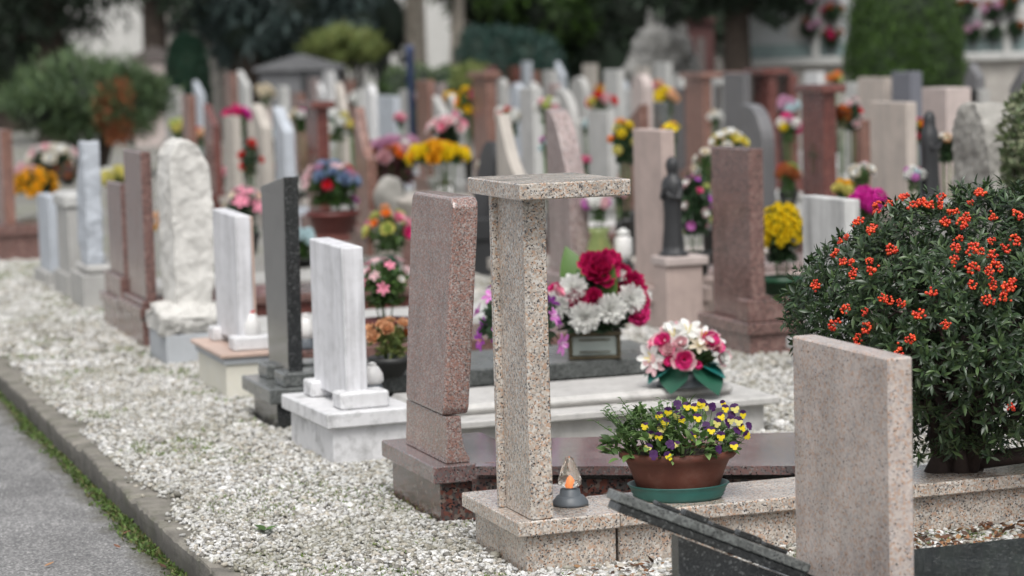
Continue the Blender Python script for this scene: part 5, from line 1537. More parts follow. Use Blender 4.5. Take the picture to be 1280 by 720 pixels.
# row 3 and 4
S('grey arched headstone in the far middle rows', R3, 713, 731, 739, 96, 'arch', 'grey')
S('silver grey headstone left of the pink arched one', R3, 756, 774, 781, 87, 'flat', 'palegrey')
S('blue grey rounded stele behind the square grey column', R3, 637, 650, 658, 104, 'arch', 'bluegrey')
S('broad pinkish tan stele behind the striped headstone', R3, 1073, 1107, 1113, 97, 'flat', 'striped')
S('slate blue slab in front of the clipped thuja', R3, 1115, 1139, 1146, 90, 'flat', 'slate', th=.12)
S('pink headstone with white end face, right of the thuja', R2 + 0.6, 1153, 1184, 1209, 110, 'flat', 'pinkpale', th=0.2)
S('dark pointed stele before the columbarium wall', R3, 1204, 1222, 1227, 79, 'point', 'dkgrey')
S('dark slanted stele at the right edge', R3, 1262, 1280, 1290, 80, 'slant2', 'dkgrey')
S('dark grey slab between the two rust red capped headstones', R3 - .2, 905, 931, 936, 91, 'flat', 'dkgrey')
S('slim dark grey stele left of the broad rust red headstone', R3, 839, 853, 858, 110, 'flat', 'dkgrey')
S('pale stele left of the golden cross column, far back', R4, 888, 901, 906, 96, 'flat', 'palegrey')
S('white stele above the golden cross column', R4, 1006, 1024, 1031, 90, 'flat', 'white')
S('pale stele right of the golden cross column', R3, 1057, 1070, 1076, 103, 'flat', 'palegrey')
S('pale grey stele in front of the rock monument', R4, 819, 835, 841, 78, 'flat', 'palegrey')
S('grey brown stele in the farthest middle rows', R4, 729, 743, 749, 80, 'flat', 'beige')
S('bluish white stele in front of the dark hedge', R4, 695, 704, 709, 77, 'slant', 'bluegrey')
S('pale blue stele at the foot of the dark hedge', R4, 653, 661, 666, 77, 'flat', 'bluegrey')
S('red brown stele at the foot of the dark hedge', R4, 636, 646, 651, 83, 'flat', 'redbrown')
S('tall red brown stele behind the rust capped column', R3, 607, 616, 622, 83, 'flat', 'redbrown')
S('grey stele left of the bluish white one', R3, 680, 691, 696, 88, 'flat', 'grey')
S('slim brown stele beside the pale blue one', R4, 666, 671, 674, 89, 'flat', 'rustcol')
S('pale stele right of the blue post', R4, 518, 527, 532, 82, 'arch', 'palegrey')
S('pale stele left of the blue post', R4, 494, 503, 508, 81, 'arch', 'white')
S('black stele behind the silver grey one', R4, 471, 482, 487, 90, 'flat', 'blackstone')
S('pale stele before the yellow green bush', R4, 446, 454, 458, 86, 'flat', 'grey')
S('white stele behind the dark red capped column', R3, 406, 415, 420, 89, 'flat', 'white')
S('black slanted stele behind the dark red capped column', R3, 371, 380, 386, 86, 'slant2', 'blackstone')
S('pale stele below the grey tomb roof', R3, 326, 340, 348, 85, 'arch', 'palegrey')
S('wide tan slab right of the cone topiary', R3, 257, 274, 283, 74, 'flat', 'beige')
S('grey stele left of the rust column, far back', R4, 556, 567, 573, 95, 'flat', 'palegrey')
S('pale bluish stele behind the flat light grey stele', R4, 770, 781, 786, 100, 'arch', 'bluegrey')
S('brown stele under the yellow green bush', R3, 430, 439, 444, 100, 'flat', 'rustcol')
S('mauve stele in the far left rows', R3, 386, 395, 399, 98, 'flat', 'mauve')
S('grey rounded stele in the far rows, left of the square grey column', R3, 622, 630, 635, 98, 'arch', 'grey')
S('beige stele between pink arch and broad rust red headstone', R4, 796, 808, 813, 84, 'flat', 'beige')

# more of the blurred rows
for lb, row, a, b_, c, y, st, mt in [
        ('tan stele with rounded top, left of the grey tomb', R3, 312, 320, 325, 96, 'arch', 'beige'), ('grey white stele left of the black slanted one', R3, 354, 362, 367, 99, 'flat', 'palegrey'),
        ('rust stele between the silver blue and capped dark red columns', R2, 366, 376, 381, 116, 'flat', 'rustcol'), ('white stele below the yellow green bush', R3, 398, 405, 409, 104, 'slant', 'white'),
        ('slim pale stele left of the white rounded one', R3, 444, 451, 455, 112, 'flat', 'palegrey'), ('grey stele right of the silver grey one', R3, 500, 509, 514, 112, 'flat', 'grey'),
        ('mauve stele right of the rust column', R3, 544, 553, 557, 104, 'flat', 'mauve'), ('pale arched stele right of the blue grey rounded one', R3, 660, 668, 672, 103, 'arch', 'palegrey'),
        ('light stele behind the yellow pompons', R3, 782, 790, 794, 112, 'flat', 'palegrey'), ('brown stele behind the bright yellow flowers', R3, 826, 834, 838, 122, 'flat', 'rustcol'),
        ('pale stele left of the grey slab, behind the rust red headstone', R3 + .4, 893, 901, 904, 106, 'flat', 'palegrey'), ('grey stele right of the pink stele with white end', R3, 1214, 1228, 1233, 112, 'flat', 'grey'),
        ('brown stele in the gap left of the striped headstone', R2 + .9, 1064, 1078, 1083, 150, 'flat', 'rustcol'), ('tan stele left of the tan slanted one', R2, 303, 311, 316, 140, 'flat', 'beige'),
        ('dark green grey stele right of the yellow pompons', R2, 817, 827, 832, 128, 'flat', 'greengrey'), ('grey stele at the far left behind the mountain pine', R2, 206, 213, 218, 126, 'flat', 'grey'),
        ('pale rounded stele right of the pink arched one', R4, 842, 852, 857, 92, 'arch', 'palegrey'), ('pink stele right of the tan slanted stele', R2, 326, 333, 338, 116, 'flat', 'pinkpale')]:
    S(lb, row, a, b_, c, y, st, mt)

# leaning black stone and the stone planter with the flower basket
g = R1 + .15; t0 = t_at(g, 588)
o = headstone('small black rounded stone leaning behind the tan pillar cap', g, t0, 0.3, 0.12, z_at(g, t0, 174), 'arch', 'blackstone', lean=R(12), zp=0.4)
t0 = t_at(R1 + .2, 545)
o = thing('planter', 'wide brown stone planter full of mixed flowers', 'planter', (R1 + 0.3, t0, 0), -TH)
q = G(); q.box(-0.36, 0.36, -0.22, 0.22, -0.05, 0.22, 0.012); q.build('plinth', 'brownstep', o)
q = G(); q.lathe([(0.28, 0.221), (0.30, 0.26), (0.38, 0.45), (0.40, 0.47), (0.40, 0.50), (0.36, 0.5), (0.001, 0.46)], 30, sy=0.6); q.build('bowl', 'beige', o)
o = thing('rock', 'pale boulder leaning on the brown stone planter', 'rock', (R1 + 0.15, t_at(R1 + .15, 487), 0.33))
v = ICO3[0] * np.array([0.13, 0.11, 0.17]); v = v * (1 + np.array([0.25 * mnoise.noise(Vector(p * 9)) for p in v]))[:, None]
link('boulder', npmesh('boulder', v + np.array([0, 0, .12]), ICO3[1], 'greyrock'), None, o)
q = G(); q.box(-0.14, 0.14, -0.14, 0.14, -0.38, 0.0, 0.01); q.build('block', 'beige', o)
statue('dark veiled statue of a praying woman before the variegated shrub', R1 + 1.2, t_at(R1 + 1.2, 1163), z_at(R1 + 1.2, t_at(R1 + 1.2, 1163), 252), z_at(R1 + 1.2, t_at(R1 + 1.2, 1163), 139) - z_at(R1 + 1.2, t_at(R1 + 1.2, 1163), 252), 'blackstone', R(60), True)
tt = t_at(R1 + 1.2, 1163)
o = thing('pedestal', 'grey stone post under the veiled statue, behind the berry bush', 'pedestal', (R1 + 1.2, tt, 0))
q = G(); q.box(-.15, .15, -.15, .15, -0.05, z_at(R1 + 1.2, tt, 252) - .03, .006); q.build('post', 'grey', o)
q = G(); q.box(-.17, .17, -.17, .17, z_at(R1 + 1.2, tt, 252) - .029, z_at(R1 + 1.2, tt, 252) - .001, .006); q.build('top_slab', 'grey', o)
q = G()

# ================================================================== FLOWERS AMONG THE ROWS
def fb(label, row, x0, x1, yt, mix, zs=0.22, **kw):
    kw.setdefault('fol', 'far'); kw.setdefault('vase', ('pot', 'blackpot'))
    return px_bouquet(label, row, x0, x1, yt, zs, mix, **kw)


fb('yellow chrysanthemum ball in a green pot, right of the speckled brown headstone', R1 + .45, 948, 1005, 256, [('pom', 'yellow', 90, .22)], vase=('pot', 'dkgreenplastic', .13, .17), leaf='dkleaf', fol='dense', flat=1.35, zs=0.16, spread=1.35)
fb('tall cascade of pink, white and violet blooms left of the speckled brown headstone', R1 + .55, 846, 892, 216, [('daisy', 'violet+yellow', 5, .3), ('daisy', 'orchid+white', 5, .28), ('rose', 'white+palepink', 5, .27), ('rose', 'hotpink+pink', 4, .24), ('ball', 'lime', 3, .2)], fol='dense', leaf='dkleaf', flat=2.2, spread=1.55, vase=('pot', 'blackpot', .09, .14))
fb('cream roses behind the speckled brown headstone', R1 + .9, 868, 902, 186, [('rose', 'cream+white', 9, .42)], flat=1.4, spread=1.4)
fb('yellow wrapped bouquet with white blooms behind the dark rounded headstone', R1 + 1.3, 890, 932, 168, [('rose', 'lemon+yellow', 6, .45), ('rose', 'white+cream', 5, .4)])
fb('large magenta blooms above the berry bush', R1 + .9, 1064, 1112, 242, [('ball', 'magenta', 5, .5), ('rose', 'magenta+hotpink', 2, .3)], flat=.6)
fb('pink, white and yellow posy left of the golden cross column', R2 + .1, 974, 1000, 146, [('ball', 'hotpink', 2, .6), ('ball', 'white', 2, .55), ('ball', 'yellow', 2, .45), ('ball', 'mauve', 2, .4)], flat=1.3)
fb('pink and white bouquet right of the golden cross column', R2 + .4, 1052, 1078, 124, [('rose', 'palepink+white', 5, .5), ('rose', 'red+crimson', 3, .4), ('rose', 'white+palepink', 4, .45)], flat=1.8, spread=1.5, fol='dense', leaf='dkleaf')
fb('rust orange dried bunch beside the golden cross column', R2 + .2, 1042, 1062, 134, [('carnation', 'orange', 2, .6), ('carnation', 'rust', 5, .6)], flat=1.5, leaf='broom')
fb('white and pale pink posy before the striped headstone', R1 + 1.2, 1062, 1094, 208, [('rose', 'white+cream', 3, .45), ('rose', 'palepink+white', 3, .45)], leaf='leaf', flat=.7)
fb('red and orange bouquet between the striped headstone and the veiled statue', R2 + .2, 1138, 1160, 148, [('rose', 'hotpink+red', 4, .5), ('rose', 'orange+yellow', 4, .5), ('rose', 'red+crimson', 2, .4)], flat=1.6, spread=1.4, fol='dense')
fb('white and lilac bouquet at the veiled statue', R1 + 1.1, 1130, 1156, 210, [('ball', 'white', 4, .5), ('ball', 'iceblue', 2, .4), ('ball', 'orchid', 2, .4), ('ball', 'pink', 1, .35)], flat=1.0)
fb('cream flowers left of the jagged rock headstone', R1 + 1.5, 1168, 1204, 170, [('rose', 'cream+peach', 6, .4), ('rose', 'white+cream', 2, .35)], flat=.6, leaf='dkleaf', fol='dense')
fb('yellow and green pompons behind the pink limestone stele', R1 + .75, 764, 800, 153, [('ball', 'lemon', 5, .42), ('ball', 'yellow', 3, .4), ('ball', 'orange', 1, .35)], flat=1.7, spread=1.4, fol='dense', leaf='dkleaf')
fb('bright yellow flowers right of the pink limestone stele', R1 + 1.3, 828, 852, 154, [('daisy', 'gold+yellow', 4, .5), ('daisy', 'yellow+gold', 4, .5)], flat=.9)
fb('yellow and peach blooms in the far rows beside the slim dark grey stele', R2 + .9, 820, 848, 112, [('ball', 'yellow', 4, .5), ('ball', 'peach', 3, .45)], flat=1.0)
fb('white and lilac flowers in a tall green glass vase behind the tan pillar', R1 + .15, 732, 764, 248, [('ball', 'white', 3, .5), ('ball', 'orchid', 3, .5), ('ball', 'palepink', 2, .4)], flat=.6, vase=('vase', 'glassgreen', .085, .27))
fb('yellow carnations in the brown stone planter', R1 + .3, 512, 586, 182, [('carnation', 'yellow', 12, .26), ('carnation', 'gold', 12, .26)], zs=.5, vase=None, flat=.5, fol='dense', airy=True)
fb('mauve and pink heather flowers in the brown stone planter', R1 + .45, 452, 530, 176, [('carnation', 'mauve', 16, .27), ('carnation', 'palepink', 6, .24), ('pom', 'white', 3, .2), ('pom', 'rust', 6, .2), ('pom', 'orange', 5, .18)], zs=.45, vase=None, flat=.7, fol='dense', leaf='heather')
fb('round pink and white bouquet right of the rust column', R1 + .5, 540, 584, 150, [('rose', 'palepink+white', 7, .42), ('rose', 'pink+palepink', 6, .42)], flat=.7, fol='dense', leaf='dkleaf')
fb('pink, yellow and orange spray beside the rust capped column', R2, 572, 598, 112, [('rose', 'pink+hotpink', 4, .5), ('rose', 'orange+yellow', 4, .5), ('rose', 'yellow+gold', 3, .5)], flat=1.8, spread=1.4)
fb('white and lilac posy left of the tan pillar cap', R1 + .6, 598, 628, 200, [('rose', 'orchid+white', 2, .5), ('rose', 'white+cream', 3, .5)], flat=.7)
fb('lilac bunch beside the square pale grey column', R1 + .5, 676, 692, 168, [('ball', 'orchid', 4, .6), ('ball', 'iceblue', 2, .5)], flat=2, spread=1.5)
fb('red poinsettia on the flat light grey stele', R2 + .1, 736, 768, 122, [('carnation', 'red', 3, .5), ('carnation', 'palepink', 3, .4), ('carnation', 'lemon', 2, .4)], flat=.5, zs=.85, vase=None)
fb('white and green flowers left of the sweeping pink headstone', R1 + 1.1, 672, 702, 124, [('ball', 'white', 3, .45), ('ball', 'lime', 2, .4), ('ball', 'palepink', 3, .4)], flat=.9)
fb('white flower ring with red berries above the curved beige headstone', R2, 620, 654, 136, [('ball', 'white', 4, .4), ('ball', 'cream', 2, .35), ('ball', 'red', 3, .25)], flat=.8, fol='dense')
fb('pink magenta blooms in front of the black stele, left rows', R1 + .6, 284, 314, 136, [('carnation', 'hotpink', 3, .5), ('carnation', 'magenta', 4, .5)], flat=1.1)
fb('cream flower ball on the tan stele', R2, 322, 343, 108, [('ball', 'cream', 5, .6), ('ball', 'white', 1, .5)], flat=1.2)
fb('white and mauve bouquet left of the dark red capped column', R1 + .5, 366, 392, 134, [('ball', 'white', 4, .45), ('ball', 'magenta', 2, .45), ('ball', 'cream', 2, .4)], flat=1.1, fol='dense')
fb('white bouquet right of the dark red capped column', R1 + .7, 408, 438, 138, [('ball', 'white', 4, .5), ('ball', 'iceblue', 2, .45), ('ball', 'lemon', 2, .4)], flat=1.5, spread=1.5)
fb('white lilies behind the dark granite stele', R1 + .4, 330, 352, 166, [('ball', 'white', 3, .5), ('ball', 'iceblue', 3, .5)], flat=1.1, leaf='dkleaf', fol='dense')
fb('yellow and green posy above the rough rock headstone', R1 + .3, 212, 234, 150, [('ball', 'lemon', 4, .6), ('ball', 'lime', 2, .5)], flat=1.4)
fb('cream and peach posy beside the dark red stele', R1 + .5, 242, 262, 160, [('ball', 'cream', 3, .6), ('ball', 'peach', 2, .5), ('ball', 'red', 1, .4)], flat=1.2)
fb('lemon green hydrangeas right of the tall blue grey stele', R1 - 1.2, 122, 164, 213, [('ball', 'lemon', 5, .45), ('ball', 'white', 2, .4)], flat=.7)
fb('white and pale pink bouquet at the foot of the mountain pine', R1 - 1.0, 36, 92, 184, [('rose', 'white+cream', 8, .36), ('rose', 'palepink+white', 4, .34)], flat=.7, fol='dense', leaf='dkleaf')
fb('pale pink heather pot below the white bouquet', R1 - 1.4, 14, 44, 208, [('ball', 'palepink', 6, .45)], flat=1.1)
fb('yellow chrysanthemum bush in front of the mountain pine', R1 - 1.7, 14, 72, 236, [('pom', 'gold', 34, .22)], flat=.9, fol='dense', leaf='dkleaf', spread=1.15)
fb('burgundy heather left of the tall blue grey stele', R1 - 1.1, 62, 104, 202, [('pom', 'rust', 6, .2)], flat=1.0, fol='mound', leaf='heather')
fb('orange and white flowers right of the taller brown column', R1 - 1.5, 190, 212, 262, [('ball', 'peach', 4, .5), ('ball', 'white', 2, .45), ('ball', 'gold', 2, .4)], flat=1.6, spread=1.4)
fb('white stone flowers on the ground at the left edge', 2.9, 8, 30, 308, [('lily', 'white+cream', 6, .5)], zs=.02, flat=.8, vase=None)
# many small posies in the blurred rows
FAR = [('white posy in front of the slate blue slab', R3, 1098, 1116, 186, 'white cream'), ('red posy beside the pink headstone with white end', R2 + .8, 1206, 1222, 150, 'red orange'), ('orange posy before the columbarium wall', R4, 1036, 1054, 92, 'orange lime'),
       ('blue and lilac posy left of the golden cross column', R2 + .5, 972, 998, 124, 'mauve iceblue'), ('peach posy beside the pink arched headstone', R3, 816, 832, 102, 'peach pink'), ('gold posy left of the pink arched headstone', R3 + .4, 744, 762, 108, 'gold rust'),
       ('white posy right of the blue post', R3, 514, 530, 118, 'white palepink'), ('pink posy left of the blue post', R3, 488, 502, 130, 'palepink white'), ('yellow posy before the grey slanted stele', R2 + .4, 556, 572, 116, 'yellow gold'),
       ('white posy behind the pale curved tan stele', R3, 436, 452, 118, 'white iceblue'), ('yellow posy beside the slim brown stele', R1 + .8, 434, 448, 152, 'lemon gold'), ('red posy right of the slim brown stele', R1 + .6, 448, 460, 172, 'red orange'),
       ('magenta posy behind the silver grey stele', R2 + .2, 468, 484, 138, 'pink magenta'), ('pale pink posy by the silver grey stele', R1 + .9, 494, 510, 142, 'palepink pink'), ('violet posy left of the dark red capped column', R3, 342, 356, 96, 'magenta mauve'),
       ('red posy on the far side of the black slanted stele', R3 + .3, 376, 390, 112, 'red rust'), ('rose posy between the silver blue and tan steles', R1 + .9, 340, 352, 206, 'hotpink red'), ('cream posy right of the tan grey stele', R1 + .5, 302, 318, 208, 'cream lemon'),
       ('pink posy at the foot of the dark red stele', R1 + .3, 270, 284, 210, 'pink palepink'), ('white posy at the foot of the silver blue stele', R1 + .3, 364, 380, 232, 'white cream'), ('blue white posy behind the square grey column', R3 + .2, 640, 656, 116, 'iceblue white'),
       ('peach posy right of the tall red brown stele', R3 + .1, 624, 638, 122, 'peach orange'), ('hot pink posy left of the flat light grey stele', R2 - .3, 724, 738, 196, 'hotpink pink'), ('white posy above the grey shoulder stele', R2 + .4, 726, 742, 150, 'white iceblue'),
       ('orange posy behind the yellow pompons', R2 - .2, 770, 784, 150, 'orange gold'), ('white posy right of the brown slanted headstone', R2 + .1, 806, 822, 184, 'white lemon'), ('rose posy left of the broad rust red headstone', R3 + .4, 842, 858, 150, 'pink hotpink'),
       ('white posy at the foot of the dark grey slab', R3 - .5, 886, 902, 140, 'white cream'), ('red white posy at the foot of the dark rounded headstone', R2 + .6, 972, 990, 206, 'red white'), ('green and rust pot plant left of the golden cross column', R2 - .2, 972, 1000, 208, 'rust green'),
       ('yellow low flowers behind the streaky white grey stele', R1 + 1.1, 1042, 1068, 226, 'lemon gold'), ('pale posy right of the jagged rock headstone', R1 + 1.8, 1256, 1276, 222, 'white lemon'), ('lilac posy between the two white marble steles', 4.9, 432, 446, 246, 'orchid palepink'),
       ('red posy behind the slanted brown stele, centre rows', R1 + .4, 546, 560, 176, 'crimson red'), ('pink posy beside the leaning black stone', R1 + .8, 612, 626, 214, 'pink white'), ('white posy on the mauve cover', R1 + .7, 764, 782, 236, 'white palepink'), ('orange pot of pinks behind the tan pillar', R1 + .1, 692, 704, 300, 'pink orange')]
for lb, row, x0, x1, yt, cs in FAR:
    a, b_ = cs.split()
    fb(lb, row, x0, x1, yt, [('ball', a, 4, .55), ('ball', b_, 3, .5)], flat=1.1, leaf='dkleaf' if len(lb) % 2 else 'leaf', zs=.2)

# things seen on the covers of the second row
cover('pale stone cover left of the slim brown stele', R1, t_at(R1, 494) - .1, .5, .2, 'marblegrey')
cover('brown cover right of the rust column', R1, t_at(R1, 537) - .1, .45, .22, 'brownstep')
cover('red brown cover of the dark red capped column', R1, t_at(R1, 399) - .1, .5, .22, 'redbrown')
cover('grey cover of the silver blue stele', R1, t_at(R1, 357) - .1, .5, .2, 'grey')
cover('tan cover of the tan slanted stele', R1, t_at(R1, 330) - .1, .5, .22, 'beige')
cover('pink cover of the dark red stele', R1, t_at(R1, 268) - .1, .5, .22, 'pinkpale')
cover('beige cover of the curved beige headstone', R1, t_at(R1, 648) - .05, .4, .2, 'beige')
cover('dark red cover of the golden cross column', R2, t_at(R2, 1040) - .05, .5, .22, 'redbrown')
cover('striped stone cover of the striped headstone', R2, t_at(R2, 1134) - .05, .5, .22, 'striped')
cover('pale cover of the flat light grey stele', R2, t_at(R2, 761) - .05, .5, .2, 'palegrey')
cover('rust cover of the rust capped column', R2, t_at(R2, 609) - .05, .5, .22, 'rustcol')
# faint golden cross on the dark red column
t = t_at(R2, 1040)
root = [x for x in bpy.data.objects if x.get('label', '').startswith('dark red capped column with a faint')][0]
q = G(); q.box(-0.006, 0.0005, 0.17, 0.20, 0.62, 0.84, 0.002); q.box(-0.0065, 0.0, 0.11, 0.26, 0.74, 0.77, 0.002)
q.build('cross', 'bronze', root)


# ================================================================== SHRUBS AND TREES
def leafcloud(ells, n, size, mat, parent, name='crown', seed=0, width=0.5, clumps=0, droop=0.0, up=0.0, shell=0.6):
    rng = np.random.default_rng(seed)
    vol = np.array([e[1][0] * e[1][1] * e[1][2] for e in ells]); vol = vol ** 0.75; vol /= vol.sum()
    O, Nn_ = [], []
    for (c, r), f in zip(ells, vol):
        m = max(20, int(n * f)); c, r = np.array(c), np.array(r)
        if clumps:
            k = max(8, int(m / clumps))
            cc = rand_unit(k, rng) * (shell + (1 - shell) * rng.random(k))[:, None]
            cs = cc[rng.integers(0, k, m)] + rng.normal(0, 0.13, (m, 3))
        else:
            d = rand_unit(m, rng)
            cs = d * (shell + (1.03 - shell) * rng.random(m) ** 0.5)[:, None]
            cs *= np.array([1 + 0.10 * mnoise.noise(Vector(q_ * 2.7) + Vector((seed, 0, 0))) + 0.06 * mnoise.noise(Vector(q_ * 7)) for q_ in d])[:, None]
        O.append(c + cs * r); Nn_.append(nrm(cs))
    O = np.concatenate(O); Nn_ = np.concatenate(Nn_); n = len(O)
    D = nrm(Nn_ * 0.7 + rng.normal(0, 0.55, (n, 3)) + np.array([0, 0, up - droop]))
    tv, tf = leaf_tpl(width, 0.08, -0.2, 2)
    v, f = scatter(tv, tf, O, D, Nn_ + rng.normal(0, 0.4, (n, 3)), size * rng.uniform(0.6, 1.3, n))
    return link(name, npmesh(name, v, f, mat), None, parent)


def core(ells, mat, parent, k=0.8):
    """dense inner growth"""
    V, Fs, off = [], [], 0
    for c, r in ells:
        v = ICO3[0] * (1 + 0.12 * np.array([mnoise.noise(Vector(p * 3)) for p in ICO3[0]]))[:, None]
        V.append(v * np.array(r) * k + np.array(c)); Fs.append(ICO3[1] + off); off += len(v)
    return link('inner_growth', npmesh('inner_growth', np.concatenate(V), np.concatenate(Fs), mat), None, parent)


def bgthing(name, label, cat, x, d, group=None):
    p = at(x, 60, d)
    return thing(name, label, cat, (p.x, p.y, 0), -TH, group), d


def PX(x, y, d, x0):
    """offset right of column x0 and height, for a point seen at (x, y) at depth d"""
    a, b = at(x, y, d), at(x0, 60, d)
    return (a - b).dot(RIGHT0), a.z


# mountain pine on the left
d = 33.0
o, _ = bgthing('mountain_pine', 'round mountain pine with a rust brown patch, left', 'pine', 105, d, None)
W = lambda px: px / (F / d)
zc = PX(105, 128, d, 105)[1]
E1 = [((0, 0, zc), (W(98), .9, W(50))), ((W(-52), -.2, zc - .05), (W(48), .6, W(38))), ((W(50), -.2, zc - .05), (W(54), .6, W(45)))]
leafcloud(E1, 9000, 0.2, 'pine', o, 'foliage', 3, 0.14, 45, 0, 0.7, 0.55)
leafcloud([((W(46), -.70, zc + .10), (W(15), .14, W(14))), ((W(38), -.72, zc - .02), (W(13), .14, W(11))), ((W(54), -.66, zc + .02), (W(8), .12, W(16))), ((W(34), -.72, zc - .22), (W(7), .12, W(11))), ((W(52), -.66, zc - .38), (W(12), .12, W(10))), ((W(46), -.66, zc - .47), (W(8), .12, W(7)))], 1500, 0.14, 'rustneedle', o, 'rusty_patch', 4, 0.18, 0, 0, .4)
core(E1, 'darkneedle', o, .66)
q = G()
for k, (x, y) in enumerate([(0, 0), (-.25, .1), (.2, .1), (.35, 0)]):
    q.tube([(x * .3, y, -.1), (x * .8, y, zc * .4), (x * 1.6, y, zc)], [.08, .06, .03], 8)
q.build('trunk', 'bark', o)
# variegated shrub at right
d = 11.5
o, _ = bgthing('shrub', 'pale variegated shrub at the right edge behind the berry bush', 'shrub', 1300, d)
W = lambda px: px / (F / d)
zc = PX(1300, 190, d, 1300)[1]
leafcloud([((0, 0, zc), (W(46), .25, W(84))), ((W(20), 0, zc - .25), (W(55), .25, W(90)))], 5200, 0.045, 'varieg', o, 'foliage', 8, 0.55, 0, 0, 0.2, .55)
q = G()
for k in range(6):
    q.tube([(0.02 * k - .05, 0, -.05), (0.04 * k - .1, 0, .4), (.06 * k - .14, 0, zc + .1)], [.014, .01, .004], 6)
q.build('branch', 'twig', o)
# thuja at right
d = 33.0
o, _ = bgthing('thuja', 'tall clipped dark green thuja, right', 'tree', 1131, d)
W = lambda px: px / (F / d)
E1 = [((0, 0, 1.15), (W(72), .8, 1.3)), ((0, 0, 1.75), (W(69), .78, 1.35)), ((W(-14), 0, 1.3), (W(58), .8, 1.2)), ((W(16), 0, 1.3), (W(58), .8, 1.2))]
leafcloud(E1, 34000, 0.065, 'thuja', o, 'crown', 5, 0.4, 0, 0, 1.0, .84)
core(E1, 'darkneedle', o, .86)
q = G(); q.tube([(0, 0, -.1), (0, 0, 1.0)], [.12, .1], 9); q.build('trunk', 'bark', o)
# cone topiary left
d = 42.0
o, _ = bgthing('topiary', 'dark green cone topiary, left', 'topiary', 233, d)
W = lambda px: px / (F / d)
zt = PX(233, 44, d, 233)[1]
q = G()
prof = [(W(24), 0.15), (W(25.5), .5), (W(25), zt - .75), (W(23), zt - .45), (W(17), zt - .18), (W(9), zt - .04), (.001, zt)]
q.lathe(prof, 28, wob=lambda a, z: 1 + .05 * mnoise.noise(Vector((math.cos(a) * 3, math.sin(a) * 3, z * 5))))
q.build('inner_growth', 'darkneedle', o)
n = 7000
u = RNG.random(n) * (zt - .15) + .15; a = RNG.random(n) * 6.283
rr = np.interp(u, [p[1] for p in prof], [p[0] for p in prof]) * RNG.uniform(.96, 1.08, n)
O = np.stack([rr * np.cos(a), rr * np.sin(a), u], 1)
D = np.stack([np.cos(a), np.sin(a), np.full(n, .9)], 1) + RNG.normal(0, .4, (n, 3))
tv, tf = leaf_tpl(.5, .05, -.2, 2)
v, f = scatter(tv, tf, O, D, np.stack([np.cos(a), np.sin(a), np.zeros(n)], 1), RNG.uniform(.05, .1, n))
link('crown', npmesh('crown', v, f, 'topiary'), None, o)
# yellow green bush
d = 44.0
o, _ = bgthing('bush', 'yellow green spreading bush above the grey tomb roof', 'bush', 430, d)
W = lambda px: px / (F / d)
zc = PX(430, 60, d, 430)[1]
leafcloud([((0, 0, zc), (W(44), .6, W(22))), ((W(-22), 0, zc - .05), (W(24), .5, W(16))), ((W(24), 0, zc - .08), (W(22), .5, W(16)))], 4200, 0.19, 'olive', o, 'foliage', 9, .16, 40, 0, 1.5, .3)
q = G()
for k in range(5):
    q.tube([(0, 0, -.1), (.1 * k - .2, 0, zc * .6), (.24 * k - .48, 0, zc)], [.05, .04, .02], 7)
q.build('trunk', 'bark', o)
# dark hedge
d = 46.0
o, _ = bgthing('hedge', 'long dark blue green hedge behind the far rows', 'hedge', 636, d)
W = lambda px: px / (F / d)
zt = PX(636, 36, d, 636)[1]
E1 = [((W(-40), 0, zt * .45), (W(30), .7, zt * .56)), ((W(-12), 0, zt * .45), (W(32), .8, zt * .56)), ((W(20), 0, zt * .43), (W(32), .8, zt * .54)), ((W(46), 0, zt * .40), (W(24), .7, zt * .5))]
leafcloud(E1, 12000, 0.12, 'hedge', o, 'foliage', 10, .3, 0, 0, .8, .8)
core(E1, 'darkneedle', o, .86)
# low green hedge strip
d = 43.0
o, _ = bgthing('hedge', 'low green border hedge at the end of the middle rows', 'hedge', 545, d)
W = lambda px: px / (F / d)
zt = PX(545, 86, d, 545)[1]
E1 = [((W(x), 0, zt * .5), (W(26), .4, zt * .55)) for x in (-50, -20, 10, 40)]
leafcloud(E1, 5000, 0.09, 'thuja', o, 'foliage', 12, .4, 0, 0, .6, .7)
core(E1, 'darkneedle', o, .85)
o, _ = bgthing('shrub', 'small olive shrub left of the dark hedge', 'shrub', 590, 40)
W = lambda px: px / (F / 40)
zc = PX(590, 98, 40, 590)[1]
leafcloud([((0, 0, zc), (W(26), .4, W(18))), ((0, 0, zc - .5), (W(22), .4, W(30)))], 2400, 0.1, 'olive', o, 'foliage', 13, .4, 0, 0, .5, .4)
q = G(); q.tube([(0, 0, -.1), (0, 0, zc)], [.05, .02], 7); q.build('trunk', 'bark', o)


